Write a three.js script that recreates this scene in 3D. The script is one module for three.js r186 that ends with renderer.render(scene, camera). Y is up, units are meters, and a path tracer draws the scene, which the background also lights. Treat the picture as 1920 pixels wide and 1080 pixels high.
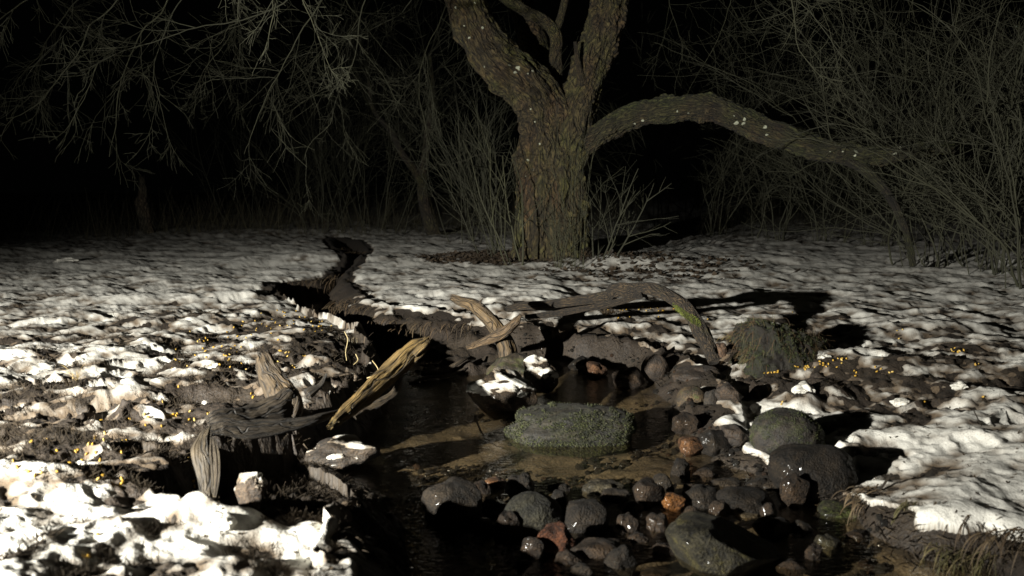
import * as THREE from 'three';
import { mergeGeometries, mergeVertices } from 'three/addons/utils/BufferGeometryUtils.js';

// ---------------------------------------------------------------- camera, night sky, lamp, exposure
const scene = new THREE.Scene();
const EYE = new THREE.Vector3(0, 0.55, 0), TILT = Math.atan(190 / 1662);
const camera = new THREE.PerspectiveCamera(36, 16 / 9, 0.05, 400);
camera.position.copy(EYE);
camera.rotation.x = -TILT;
camera.focus = 3.4; camera.userData.fStop = 5;
scene.add(camera);
scene.background = new THREE.Color().setRGB(0.00035, 0.0004, 0.00035);   // clouded night sky before dawn

const LAMP = new THREE.Vector3(-2.3, 0.68, 0.1), AIM = new THREE.Vector3(-0.38, -0.72, -3.7);
const flood = new THREE.SpotLight(new THREE.Color().setRGB(1.0, 0.975, 0.89), 208, 0, 0.83, 1, 2);
flood.position.copy(LAMP);
flood.target.position.copy(AIM);
flood.castShadow = true; flood.shadow.radius = 1.4; flood.shadow.mapSize.set(2048, 2048); flood.shadow.camera.near = 0.1; flood.shadow.camera.far = 40;
flood.name = 'floodlight_beam';
scene.add(flood, flood.target);

const renderer = new THREE.WebGLRenderer({ antialias: true });
renderer.toneMapping = THREE.LinearToneMapping;
renderer.toneMappingExposure = 1;
renderer.shadowMap.enabled = true;

// ---------------------------------------------------------------- numbers: random, noise, placing
function rng(seed) { let s = seed | 0; return () => { s = (s + 0x6d2b79f5) | 0; let t = Math.imul(s ^ (s >>> 15), 1 | s); t = (t + Math.imul(t ^ (t >>> 7), 61 | t)) ^ t; return ((t ^ (t >>> 14)) >>> 0) / 4294967296; }; }
const PERM = (() => { const r = rng(77), p = new Uint8Array(512), a = Array.from({ length: 256 }, (_, i) => i); for (let i = 255; i > 0; i--) { const j = (r() * (i + 1)) | 0; [a[i], a[j]] = [a[j], a[i]]; } for (let i = 0; i < 512; i++) p[i] = a[i & 255]; return p; })();
const GX = new Float64Array(256), GY = new Float64Array(256);
for (let i = 0; i < 256; i++) { GX[i] = Math.cos(i / 256 * Math.PI * 2); GY[i] = Math.sin(i / 256 * Math.PI * 2); }
function n2(x, y, per = 256) {
  const fx = Math.floor(x), fy = Math.floor(y), u = x - fx, v = y - fy;
  const x0 = ((fx % per) + per) % per, x1 = (x0 + 1) % per, y0 = ((fy % per) + per) % per, y1 = (y0 + 1) % per;
  const a = PERM[PERM[x0] + y0], b = PERM[PERM[x1] + y0], c = PERM[PERM[x0] + y1], d = PERM[PERM[x1] + y1];
  const s = u * u * u * (u * (u * 6 - 15) + 10), t = v * v * v * (v * (v * 6 - 15) + 10);
  const p = GX[a] * u + GY[a] * v, q = GX[b] * (u - 1) + GY[b] * v, r = GX[c] * u + GY[c] * (v - 1), w = GX[d] * (u - 1) + GY[d] * (v - 1);
  const e = p + (q - p) * s, f = r + (w - r) * s;
  return (e + (f - e) * t) * 1.4;
}
function fbm(x, y, oct = 4, gain = 0.5, per = 256) { let s = 0, a = 1, k = 0; for (let i = 0; i < oct; i++) { s += a * n2(x, y, Math.min(256, per)); k += a; a *= gain; x = x * 2 + 17; y = y * 2 + 31; per *= 2; } return s / k; }
const G3 = [[1, 1, 0], [-1, 1, 0], [1, -1, 0], [-1, -1, 0], [1, 0, 1], [-1, 0, 1], [1, 0, -1], [-1, 0, -1], [0, 1, 1], [0, -1, 1], [0, 1, -1], [0, -1, -1]];
function n3(x, y, z) {
  const fx = Math.floor(x), fy = Math.floor(y), fz = Math.floor(z), u = x - fx, v = y - fy, w = z - fz, X = fx & 255, Y = fy & 255, Z = fz & 255;
  const f = (t) => t * t * t * (t * (t * 6 - 15) + 10), s = f(u), t = f(v), r = f(w);
  const g = (i, j, k) => { const q = G3[PERM[PERM[PERM[(X + i) & 255] + ((Y + j) & 255)] + ((Z + k) & 255)] % 12]; return q[0] * (u - i) + q[1] * (v - j) + q[2] * (w - k); };
  const L = (a, b, k) => a + (b - a) * k;
  return L(L(L(g(0, 0, 0), g(1, 0, 0), s), L(g(0, 1, 0), g(1, 1, 0), s), t), L(L(g(0, 0, 1), g(1, 0, 1), s), L(g(0, 1, 1), g(1, 1, 1), s), t), r);
}
function fbm3(x, y, z, oct = 4, gain = 0.5) { let s = 0, a = 1, k = 0; for (let i = 0; i < oct; i++) { s += a * n3(x, y, z); k += a; a *= gain; x = x * 2 + 7; y = y * 2 + 13; z = z * 2 + 19; } return s / k; }
const clamp = (x, a = 0, b = 1) => Math.min(b, Math.max(a, x)), lerp = (a, b, t) => a + (b - a) * t;
const sm = (a, b, x) => { const t = clamp((x - a) / (b - a)); return t * t * (3 - 2 * t); };
const V = (x, y, z) => new THREE.Vector3(x, y, z);
// readings taken from the photograph (1920 x 1080) turned into metres: onto a level plane, or at a given distance
function sight(px, py) { const y = -(py - 540) / 1662, x = (px - 960) / 1662, c = Math.cos(TILT), s = Math.sin(TILT); return V(x, y * c - s, -(y * s + c)); }
function gp(px, py, y = 0) { const r = sight(px, py), t = (y - EYE.y) / r.y; return V(r.x * t, y, r.z * t); }
function at(px, py, d) { const r = sight(px, py), t = -d / r.z; return V(r.x * t, EYE.y + r.y * t, -d); }

// ---------------------------------------------------------------- textures (grain only)
function tex(w, h, fn, srgb = true) {
  const d = new Uint8Array(w * h * 4);
  for (let y = 0; y < h; y++) for (let x = 0; x < w; x++) { const c = fn(x / w, y / h), i = (y * w + x) * 4; d[i] = clamp(c[0]) * 255; d[i + 1] = clamp(c[1]) * 255; d[i + 2] = clamp(c[2]) * 255; d[i + 3] = 255; }
  const t = new THREE.DataTexture(d, w, h, THREE.RGBAFormat);
  t.wrapS = t.wrapT = THREE.RepeatWrapping; t.magFilter = t.minFilter = THREE.LinearFilter;
  if (srgb) t.colorSpace = THREE.SRGBColorSpace;
  t.needsUpdate = true;
  return t;
}
const grey = (v) => [v, v, v];
const T = {};
T.grainBump = tex(512, 512, (u, v) => grey(0.5 + 0.32 * fbm(u * 40, v * 40, 3, 0.7, 40) + 0.18 * fbm(u * 12, v * 12, 2, 0.5, 12)), false);
T.snowCol = tex(512, 512, (u, v) => { const n = fbm(u * 24, v * 24, 4, 0.7, 24), s = fbm(u * 90, v * 90, 1, 0.5, 90); const k = 0.93 + 0.07 * n - (s > 0.5 ? 0.22 : 0); return [k, k * 0.99, k * 0.965]; });
T.mudCol = tex(512, 512, (u, v) => { const n = fbm(u * 30, v * 30, 4, 0.75, 30), k = 0.72 + 0.45 * n; return [k, k * 0.97, k * 0.93]; });
T.mudBump = tex(512, 512, (u, v) => grey(0.5 + 0.5 * fbm(u * 28, v * 28, 4, 0.65, 28)), false);
const woodH = (u, v) => { const w = 0.9 * n2(u * 4, v * 5, 4) + 0.4 * n2(u * 8 + 3, v * 14, 8), g = fbm(u * 44 + w * 0.6, v * 8, 3, 0.75, 44), c = clamp(Math.abs(n2(u * 11 + w * 1.2, v * 3, 11)) * 7); return [g, c, w]; };
T.woodCol = tex(256, 1024, (u, v) => { const [g, c, w] = woodH(u, v), k = (0.8 + 0.45 * g + 0.12 * w) * (0.45 + 0.55 * c); return [k, k * 0.97, k * 0.92]; });
T.woodBump = tex(256, 1024, (u, v) => { const [g, c] = woodH(u, v); return grey(0.35 + 0.25 * g + 0.3 * c); }, false);
const barkH = (u, v) => { const w = 0.5 * n2(u * 6, v * 6, 6), f = clamp(Math.abs(n2(u * 9 + w, v * 4 + w * 0.6, 9)) * 4.2), g = clamp(Math.abs(n2(u * 17 + w * 1.6 + 5, v * 11, 17)) * 4), b = fbm(u * 40, v * 30, 3, 0.6, 10); return clamp(0.08 + 0.5 * f * (0.55 + 0.45 * g) + 0.16 * g + 0.26 * b); };
T.barkBump = tex(1024, 1024, (u, v) => grey(barkH(u, v)), false);
T.barkCol = tex(1024, 1024, (u, v) => { const h = barkH(u, v), n = fbm(u * 20, v * 20, 3, 0.6, 20), k = 0.52 + 0.6 * (h - 0.42) + 0.4 * n; return [k + 0.16, (k + 0.16) * 0.97, (k + 0.16) * 0.9]; });
T.stoneCol = tex(512, 512, (u, v) => { const n = fbm(u * 40, v * 40, 3, 0.8, 40), m = fbm(u * 6, v * 6, 3, 0.5, 6), sp = n2(u * 120, v * 120, 120); const k = 0.62 + 0.6 * n + 0.45 * m + (sp > 0.5 ? 0.25 : 0); return [k, k * 0.98, k * 0.95]; });
T.stoneBump = tex(512, 512, (u, v) => grey(0.5 + 0.3 * fbm(u * 40, v * 40, 4, 0.7, 40) + 0.2 * fbm(u * 9, v * 9, 2, 0.5, 9)), false);
T.ripple = tex(512, 512, (u, v) => grey(0.5 + 0.3 * fbm(u * 6 + 0.4 * n2(u * 5, v * 10, 5), v * 22, 3, 0.5, 2) + 0.2 * fbm(u * 20, v * 60, 2, 0.5, 20)), false);
const rep = (t, x, y) => { const c = t.clone(); c.repeat.set(x, y); c.needsUpdate = true; return c; };

// ---------------------------------------------------------------- materials (one base colour each)
const mat = (o) => new THREE.MeshStandardMaterial({ roughness: 0.9, metalness: 0, ...o });
const rgb = (r, g, b) => new THREE.Color().setRGB(r, g, b);
const M = {
  snow: mat({ vertexColors: true, map: rep(T.snowCol, 4, 4), bumpMap: rep(T.grainBump, 5, 5), bumpScale: 0.0022, roughness: 0.8 }),
  mud: mat({ vertexColors: true, map: rep(T.mudCol, 5, 5), bumpMap: rep(T.mudBump, 5, 5), bumpScale: 0.004, roughness: 0.72 }),
  water: new THREE.MeshPhysicalMaterial({ color: rgb(0.88, 0.83, 0.72), roughness: 0.04, transmission: 1, thickness: 0, ior: 1.33, bumpMap: rep(T.ripple, 2.5, 2.5), bumpScale: 0.004 }),
  bark: mat({ vertexColors: true, map: T.barkCol, bumpMap: T.barkBump, bumpScale: 0.03, roughness: 0.92 }),
  twig: mat({ vertexColors: true, roughness: 0.8 }),
  wood: mat({ vertexColors: true, map: T.woodCol, bumpMap: T.woodBump, bumpScale: 0.012, roughness: 0.75 }),
  stone: mat({ vertexColors: true, map: T.stoneCol, bumpMap: T.stoneBump, bumpScale: 0.006, roughness: 0.78 }),
  wetStone: new THREE.MeshPhysicalMaterial({ vertexColors: true, map: T.stoneCol, bumpMap: T.stoneBump, bumpScale: 0.012, roughness: 0.8, specularIntensity: 0.5, clearcoat: 0.15, clearcoatRoughness: 0.12 }),
  grass: mat({ vertexColors: true, roughness: 0.8, side: THREE.DoubleSide }),
  moss: mat({ color: rgb(1, 1, 1), vertexColors: true, roughness: 0.9, side: THREE.DoubleSide }),
  lichen: mat({ color: rgb(0.3, 0.31, 0.25), roughness: 0.9, bumpMap: T.stoneBump, bumpScale: 0.004 }),
  maize: mat({ color: rgb(0.36, 0.215, 0.03), roughness: 0.4 }),
  maizePale: mat({ color: rgb(0.42, 0.29, 0.08), roughness: 0.45 }),
  straw: mat({ color: rgb(0.34, 0.27, 0.13), roughness: 0.6 }),
  leaf: mat({ vertexColors: true, roughness: 0.7, side: THREE.DoubleSide }),
  ironBlack: mat({ color: rgb(0.03, 0.03, 0.03), roughness: 0.5, metalness: 0.6 }),
  lens: mat({ color: rgb(0.1, 0.1, 0.1), emissive: rgb(1, 0.955, 0.82), emissiveIntensity: 4 }),
};

// ---------------------------------------------------------------- things
const taken = new Map();
function numbered(name) { const k = taken.get(name) ?? 0; taken.set(name, k + 1); return k ? `${name}_${String(k).padStart(3, '0')}` : name; }
function tag(o, label, category, group, kind) { o.userData = {}; if (label) o.userData.label = label; if (category) o.userData.category = category; if (group) o.userData.group = group; if (kind) o.userData.kind = kind; return o; }
function shade(o) { o.traverse((m) => { if (m.isMesh) { m.castShadow = true; m.receiveShadow = true; } }); return o; }
function thing(name, label, category, pos, group) { const o = new THREE.Group(); o.name = numbered(name); if (pos) o.position.copy(pos); tag(o, label, category, group); scene.add(o); return o; }
function part(name, geometry, material, parent, label) { const m = new THREE.Mesh(geometry, material); m.name = name; m.castShadow = m.receiveShadow = true; if (label) m.userData.label = label; parent.add(m); return m; }
function solo(name, geometry, material, label, category, group, kind) { const m = new THREE.Mesh(geometry, material); m.name = numbered(name); m.castShadow = m.receiveShadow = true; tag(m, label, category, group, kind); scene.add(m); return m; }
// ---------------------------------------------------------------- the lie of the land
const WATER = -0.125;
// rim of the stream channel: [reading x, reading y, level, width of the bank slope]
const RIM = [
  [560, 1420, 0, .2], [590, 1180, 0, .26], [575, 1110, -.01, .26], [612, 1062, -.01, .24], [585, 1030, -.01, .22], [628, 1000, -.02, .2], [610, 975, -.02, .18], [650, 950, -.03, .15], [668, 925, -.03, .12], [672, 895, -.03, .12], [650, 868, -.05, .12], [600, 850, -.06, .12], [556, 822, -.06, .12], [555, 780, -.05, .12],
  [605, 750, -.02, .1], [648, 728, -.01, .1], [668, 695, 0, .1], [688, 668, 0, .09], [690, 640, 0, .09], [665, 615, 0, .09], [610, 592, 0, .09], [545, 568, 0, .09], [506, 544, 0, .09], [512, 528, 0, .1], [555, 524, 0, .1], [600, 518, 0, .1], [630, 506, 0, .1], [646, 492, 0, .2], [636, 474, 0, .3], [620, 460, 0, .36], [612, 450, 0, .4], [622, 444, 0, .4],
  [648, 445, 0, .4], [668, 450, 0, .34], [682, 458, 0, .28], [692, 468, 0, .24], [690, 480, 0, .24], [672, 496, 0, .2], [652, 512, 0, .18], [652, 528, 0, .18], [676, 552, -.01, .26], [700, 572, -.01, .36], [745, 586, -.02, .4], [820, 594, -.03, .42], [880, 602, -.03, .36], [940, 614, -.04, .24], [1010, 630, -.05, .16], [1070, 640, -.06, .13], [1150, 648, -.06, .14], [1220, 662, -.07, .16], [1290, 684, -.07, .2], [1350, 718, -.07, .22], [1392, 765, -.06, .2], [1420, 815, -.06, .14], [1530, 868, -.06, .1], [1600, 893, -.06, .09], [1680, 930, -.05, .11], [1750, 952, -.05, .12], [1850, 958, -.05, .13], [1950, 985, -.05, .13], [2120, 1100, 0, .15], [2300, 1300, 0, .15], [2000, 1600, 0, .15], [1000, 1600, 0, .15],
].map(([x, y, l, w]) => { const p = gp(x, y, l); return [p.x, -p.z, w]; });
function channel(x, d) {   // signed distance inside the rim (positive over the stream), slope width there
  let best = 1e9, w = 0.1, inside = false;
  for (let i = 0, j = RIM.length - 1; i < RIM.length; j = i++) {
    const ax = RIM[j][0], ay = RIM[j][1], bx = RIM[i][0], by = RIM[i][1], ex = bx - ax, ey = by - ay, px = x - ax, py = d - ay;
    const t = clamp((px * ex + py * ey) / (ex * ex + ey * ey)), qx = px - ex * t, qy = py - ey * t, q = qx * qx + qy * qy;
    if (q < best) { best = q; w = lerp(RIM[j][2], RIM[i][2], t); }
    if ((ay > d) !== (by > d) && x < (bx - ax) * (d - ay) / (by - ay) + ax) inside = !inside;
  }
  best = Math.sqrt(best);
  return [inside ? best : -best, w];
}
function cell(ix, iy, k) { let h = Math.imul(ix, 374761393) ^ Math.imul(iy, 668265263) ^ Math.imul(k, 1274126177); h = Math.imul(h ^ (h >>> 13), 1274126177); return ((h ^ (h >>> 16)) >>> 0) / 4294967296; }
function pits(x, d, size, amount, k) {   // trodden hollows with a low rim, scattered
  const cx = Math.floor(x / size), cy = Math.floor(d / size);
  let s = 0;
  for (let i = -1; i <= 1; i++) for (let j = -1; j <= 1; j++) {
    const a = cx + i, b = cy + j;
    if (cell(a, b, k) > amount) continue;
    const ox = (a + cell(a, b, k + 1)) * size, oy = (b + cell(a, b, k + 2)) * size, an = cell(a, b, k + 3) * 3.14, c = Math.cos(an), sn = Math.sin(an);
    let u = (x - ox) * c + (d - oy) * sn, v = -(x - ox) * sn + (d - oy) * c;
    const r = Math.hypot(u / 0.36, v / 0.25) / size * (1 + 0.25 * n2(x * 30, d * 30));
    if (r < 1.5) s += (r < 1 ? -Math.pow(1 - r * r, 0.8) : 0) + 0.28 * Math.exp(-((r - 1.12) * (r - 1.12)) / 0.03);
  }
  return s;
}
// dents and rises of the ground: [reading x, y, radius across, radius deep, height]
const HOLLOW = [[392, 812], [450, 800], [545, 778], [640, 742], [740, 770], [740, 850], [710, 895], [645, 912], [560, 922], [500, 942], [430, 952], [385, 942], [358, 905], [305, 905], [288, 882], [335, 862]].map(([x, y]) => { const p = gp(x, y, 0); return [p.x, -p.z]; });
function inHollow(x, d) { let best = 1e9, inside = false; for (let i = 0, j = HOLLOW.length - 1; i < HOLLOW.length; j = i++) { const [ax, ay] = HOLLOW[j], [bx, by] = HOLLOW[i], ex = bx - ax, ey = by - ay, px = x - ax, py = d - ay, t = clamp((px * ex + py * ey) / (ex * ex + ey * ey)); best = Math.min(best, (px - ex * t) ** 2 + (py - ey * t) ** 2); if ((ay > d) !== (by > d) && x < (bx - ax) * (d - ay) / (by - ay) + ax) inside = !inside; } best = Math.sqrt(best); return sm(-0.03, 0.035, (inside ? best : -best) + 0.02 * n2(x * 9, d * 9)); }
const BUMPS = [[355, 742, .08, .07, -.09], [310, 745, .05, .05, .03], [140, 765, .1, .06, -.05], [230, 752, .08, .05, -.06], [250, 775, .06, .04, .02], [460, 735, .05, .05, -.03], [600, 690, .12, .1, -.04], [100, 860, .1, .07, -.03], [180, 905, .1, .05, .008], [60, 910, .12, .06, .012], [300, 940, .2, .1, -.02], [405, 952, .07, .05, .05], [1035, 488, 1.0, .5, .05], [590, 490, .5, .4, .05], [1510, 715, .05, .04, .03], [1600, 665, .3, .2, .03], [360, 1010, .1, .06, -.022], [270, 1040, .08, .05, -.025], [500, 1000, .1, .07, -.02], [1800, 870, .4, .25, .02], [940, 560, .5, .35, .03], [1180, 500, .4, .3, .06]].map(([x, y, a, b, h]) => { const p = gp(x, y, 0); return [p.x, -p.z, a, b, h]; });
// how much of the ground the snow keeps: [reading x, y, radius across, radius deep, more or less]
const COVER = [[672, 645, .14, .3, -.6], [560, 985, .14, .08, .3], [640, 1050, .05, .16, -.4], [645, 990, .05, .1, -.35], [420, 640, .9, .75, -.2], [560, 600, .5, .7, -.2], [300, 740, .7, .35, -.28], [500, 740, .4, .3, -.25], [160, 850, .3, .14, -.25], [60, 830, .2, .12, -.1], [250, 790, .5, .2, -.28], [930, 490, 1.1, .42, -.75], [1035, 480, .6, .5, -.5], [1180, 600, .6, .5, -.3], [1120, 640, .5, .3, -.15], [1330, 690, .4, .4, -.1], [1430, 650, .35, .3, -.35], [1580, 690, .4, .25, -.3], [1700, 690, .5, .3, -.2], [1500, 730, .25, .2, .25], [1380, 750, .25, .3, .1], [1800, 870, .5, .4, .45], [40, 960, .3, .2, .25], [330, 1020, .25, .1, -.2], [520, 1000, .25, .12, .3], [150, 1000, .2, .08, -.15], [20, 700, .6, .25, .25], [800, 560, .7, .6, .2], [560, 480, 2, 1.6, .3], [300, 520, 2.4, 1.8, .25], [1600, 500, 2.6, 1.8, .3], [1250, 520, 1.2, .8, -.1], [1680, 560, 1.2, .7, .1], [1460, 840, .2, .2, .1], [1040, 700, .2, .2, -.5], [1640, 830, .2, .16, -.35], [1640, 800, .12, .1, -.25]].map(([x, y, a, b, h]) => { const p = gp(x, y, 0); return [p.x, -p.z, a, b, h]; });
const BARS = [[800, 650, .22, .3, .075], [870, 690, .16, .16, .07], [740, 640, .14, .3, .07], [930, 665, .2, .12, .08], [1000, 690, .2, .12, .06], [1180, 730, .16, .12, .04], [660, 590, .4, .5, .06], [820, 620, .5, .2, .06], [1320, 870, .22, .14, .035], [1270, 780, .1, .15, .04]].map(([x, y, a, b, h]) => { const p = gp(x, y, WATER); return [p.x, -p.z, a, b, h]; });
const soft = (list, x, d) => { let s = 0; for (const [cx, cy, a, b, h] of list) { const u = (x - cx) / a, v = (d - cy) / b, q = u * u + v * v; if (q < 9) s += h * Math.exp(-q); } return s; };
function land(x, d) {   // {h: bare ground, t: snow on it (negative where there is none), s: distance into the channel}
  const wob = 0.04 * fbm(x * 5, d * 5, 2) + 0.012 * fbm(x * 16 + 9, d * 16, 2);
  const [s0, w] = channel(x, d), s = s0 + wob * clamp(d * 0.5, 0.6, 1.2) * (1 - 0.4 * sm(4, 6, d));
  const out = 1 - sm(-0.02, 0.05, s), near = 1 - sm(4, 9, d);
  const right = -0.06 * Math.exp(-((x - 0.75) ** 2) / 0.36 - ((d - 2.4) ** 2) / 1.3);
  let h = right + soft(BUMPS, x, d) * 1 + 0.05 * fbm(x * 0.5, d * 0.5, 2) * sm(2.5, 7, d) + 0.022 * fbm(x * 2.2, d * 2.2, 3);
  // trampling: more on the left bank and by the fallen branch
  const trod = clamp(0.35 + 0.65 * Math.exp(-((x + 0.8) ** 2) / 1.2 - ((d - 2.4) ** 2) / 2.2) + 0.4 * Math.exp(-((x - 1.0) ** 2) / 0.6 - ((d - 2.4) ** 2) / 1.5)) * (1 - 0.7 * sm(4, 8, d));
  const calm = 1 - 0.65 * Math.exp(-((x - 0.95) ** 2) / 0.12 - ((d - 1.75) ** 2) / 0.08);
  const k = trod * out * calm * (0.55 + 0.45 * sm(1.5, 2, d));
  const pit = 0.03 * k * pits(x, d, 0.17, 0.42, 11) + 0.013 * k * pits(x + 5, d, 0.085, 0.45, 23);
  h += 0.5 * pit + out * calm * (0.02 * n2(x * 3.4 + 2, d * 3.4) + 0.012 * n2(x * 7.5, d * 7.5)) * (1 - 0.4 * sm(3, 7, d));
  const rough = 0.5 * pit + out * calm * ((0.011 * (Math.abs(n2(x * 9, d * 9)) - 0.25) + 0.0125 * (Math.abs(n2(x * 19 + 4, d * 19)) - 0.22)) * (1 - 0.3 * sm(2.6, 3.6, d) - 0.3 * sm(4, 7, d)) + near * (0.004 * n2(x * 45, d * 45) + 0.002 * n2(x * 100, d * 100) * (1 - sm(2.5, 4, d))));
  const hol = d < 2.6 && x < 0 ? inHollow(x, d) : 0; h -= 0.1 * hol;
  // bank and bed
  const f = sm(0, 1, s / w), bed = WATER - 0.028 - 0.035 * sm(0.1, 0.4, s) * (0.5 + 0.5 * n2(x * 1.7 + 3, d * 1.7)) + 0.012 * fbm(x * 8, d * 8, 3);
  const bar = soft(BARS, x, d) * (0.75 + 0.6 * n2(x * 9, d * 9));
  const rn = sm(0.45, 0.65, x) * (1 - sm(2.2, 2.6, d));
  const lip = -0.03 * (1 - 0.8 * sm(3.5, 5, d)) * (1 - rn) * Math.exp(-((s / 0.12) ** 2)) * (s < 0 ? 1 : 0) - 0.055 * rn * (s < 0 ? Math.exp(-((s / 0.3) ** 2)) : 1);
  let m = 0.215 + 0.62 * soft(COVER, x, d) + 0.62 * fbm(x * 3.6 + 40, d * 3.6, 3, 0.6) + 0.72 * fbm(x * 11, d * 11 + 9, 3, 0.55) + 0.12 * sm(3, 7, d);
  m -= 1.5 * sm(4, 5, d) * sm(-0.06, 0.01, s) + 2.6 * sm(0.03, lerp(0.42, 0.16, rn), f + 0.3 * (n2(x * 8 + 7, d * 8) + 0.5 * n2(x * 21, d * 21)) * sm(0, 0.05, f)) + 1.1 * hol;
  let t = 0.017 * Math.tanh(m * 1.7) - 0.72 * rough + near * (0.0016 * n2(x * 28, d * 28) + 0.0008 * n2(x * 70, d * 70)) - 0.05 * sm(0.3, 0.6, f);
  h = lerp(h + rough + lip, bed + bar, f) + bar * 0.25 * n2(x * 26, d * 26) * f;
  const face = f * (1 - f) * 4;
  h += face * 0.02 * fbm(x * 9, d * 9, 3);
  t = Math.max(-0.02, t);
  return { h, t, m, s, f, face };
}
const topAt = (x, z) => { const l = land(x, -z); return l.h + Math.max(0, l.t); };
const onTop = (px, py, guess = 0) => { let p = gp(px, py, guess); for (let i = 0; i < 6; i++) p = gp(px, py, topAt(p.x, p.z) * 0.6 + p.y * 0.4); p.y = topAt(p.x, p.z); return p; };
{
  const sx = [], rows = [];
  for (let s = -2.4; s < -0.72; s += 0.04) sx.push(s);
  for (let s = -0.72; s <= 0.72; s += 0.0017) sx.push(s);
  for (let s = 0.74; s < 2.4; s += 0.04) sx.push(s);
  for (let q = 760; q > 36; q -= q > 420 ? 1.5 : q > 140 ? 0.85 : 0.7) rows.push(487 / q);     // distance rows: even steps of depression angle
  for (let d = 14; d < 70; d *= 1.12) rows.push(d);
  const nc = sx.length, nr = rows.length, n = nc * nr;
  const gpos = new Float32Array(n * 3), spos = new Float32Array(n * 3), gcol = new Float32Array(n * 3), scol = new Float32Array(n * 3), uv = new Float32Array(n * 2), th = new Float32Array(n);
  for (let r = 0, i = 0; r < nr; r++) for (let c = 0; c < nc; c++, i++) {
    const d = rows[r], x = sx[c] * d, l = land(x, d);
    gpos.set([x, l.h, -d], i * 3); spos.set([x, l.h + l.t, -d], i * 3); uv.set([x, d], i * 2); th[i] = l.t;
    const a = fbm(x * 9, d * 9, 3, 0.6), b = n2(x * 2.3 + 8, d * 2.3), sand = sm(0.55, 0.95, l.f) * (0.75 + 0.5 * b) * (1 - sm(0.01, 0.035, l.h - WATER + 0.035));
    const k = 1 + 0.55 * a;
    let cr = 0.038 * k, cg = 0.027 * k, cb = 0.0175 * k;
    const g = clamp(0.6 * n2(x * 5 + 60, d * 5) + 0.15); cr = lerp(cr, 0.075, g * 0.5); cg = lerp(cg, 0.058, g * 0.5); cb = lerp(cb, 0.03, g * 0.5);
    cr = lerp(cr, 0.22 * (1 + 0.9 * a), clamp(sand)); cg = lerp(cg, 0.182 * (1 + 0.9 * a), clamp(sand)); cb = lerp(cb, 0.125 * (1 + 0.9 * a), clamp(sand));
    gcol.set([cr, cg, cb], i * 3);
    const dirt = clamp(1 - sm(0.0, 0.016, l.t + 0.006 * a)) * 0.62 + clamp(1 - sm(-0.1, 0.5, l.m + 0.4 * a)) * 0.4 + clamp(0.28 * fbm(x * 22 + 5, d * 22, 3, 0.7) + 0.02) * 0.5;
    scol.set([lerp(0.8, 0.12, clamp(dirt)), lerp(0.8, 0.088, clamp(dirt)), lerp(0.775, 0.058, clamp(dirt))], i * 3);
  }
  const gi = [], si = [];
  for (let r = 0; r < nr - 1; r++) for (let c = 0; c < nc - 1; c++) {
    const a = r * nc + c, b = a + 1, e = a + nc, f = e + 1, lo = Math.min(th[a], th[b], th[e], th[f]), hi = Math.max(th[a], th[b], th[e], th[f]);
    if (hi > 0.0) si.push(a, b, e, b, f, e);
    if (lo < 0.012) gi.push(a, b, e, b, f, e);
  }
  const sheet = (pos, col, index) => {
    const full = new THREE.BufferGeometry();
    full.setAttribute('position', new THREE.BufferAttribute(pos, 3));
    const all = new Uint32Array((nr - 1) * (nc - 1) * 6); let o = 0;
    for (let r = 0; r < nr - 1; r++) for (let c = 0; c < nc - 1; c++) { const a = r * nc + c; all.set([a, a + 1, a + nc, a + 1, a + nc + 1, a + nc], o); o += 6; }
    full.setIndex(new THREE.BufferAttribute(all, 1)); full.computeVertexNormals();
    const map = new Int32Array(n).fill(-1), P = [], N = [], C = [], U = [], I = new Uint32Array(index.length); let m = 0; const nn = full.attributes.normal.array;
    for (let q = 0; q < index.length; q++) { const v = index[q]; if (map[v] < 0) { map[v] = m++; P.push(pos[v * 3], pos[v * 3 + 1], pos[v * 3 + 2]); N.push(nn[v * 3], nn[v * 3 + 1], nn[v * 3 + 2]); C.push(col[v * 3], col[v * 3 + 1], col[v * 3 + 2]); U.push(uv[v * 2], uv[v * 2 + 1]); } I[q] = map[v]; }
    const g = new THREE.BufferGeometry();
    g.setAttribute('position', new THREE.Float32BufferAttribute(P, 3)); g.setAttribute('normal', new THREE.Float32BufferAttribute(N, 3)); g.setAttribute('color', new THREE.Float32BufferAttribute(C, 3)); g.setAttribute('uv', new THREE.Float32BufferAttribute(U, 2));
    g.setIndex(new THREE.BufferAttribute(I, 1));
    return g;
  };
  solo('ground', sheet(gpos, gcol, gi), M.mud, 'dark trampled mud banks and sandy stream bed', 'ground', null, 'structure');
  solo('snow', sheet(spos, scol, si), M.snow, 'patchy half melted snow lying over the muddy banks', 'snow', null, 'structure');
  // level meadow round about, outside the detailed part
  const sh = new THREE.Shape([[-70, -60], [70, -60], [70, 90], [-70, 90]].map(([x, y]) => new THREE.Vector2(x, y)));
  const d0 = rows[0] + 0.02;
  sh.holes.push(new THREE.Path([[-2.38 * d0, d0], [2.38 * d0, d0], [2.38 * 29, 29], [2.38 * 29, 68], [-2.38 * 29, 68], [-2.38 * 29, 29]].map(([x, y]) => new THREE.Vector2(clamp(x, -69, 69), y))));
  const mg = new THREE.ShapeGeometry(sh); mg.rotateX(-Math.PI / 2); mg.translate(0, -0.03, 0);
  const ca = new Float32Array(mg.attributes.position.count * 3).fill(0.6); mg.setAttribute('color', new THREE.BufferAttribute(ca, 3));
  solo('meadow', mg, M.snow, 'snowy ground round the clearing', 'ground', null, 'structure');
  console.log('ground', gi.length / 3, 'snow', si.length / 3, nc, nr);
}
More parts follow.
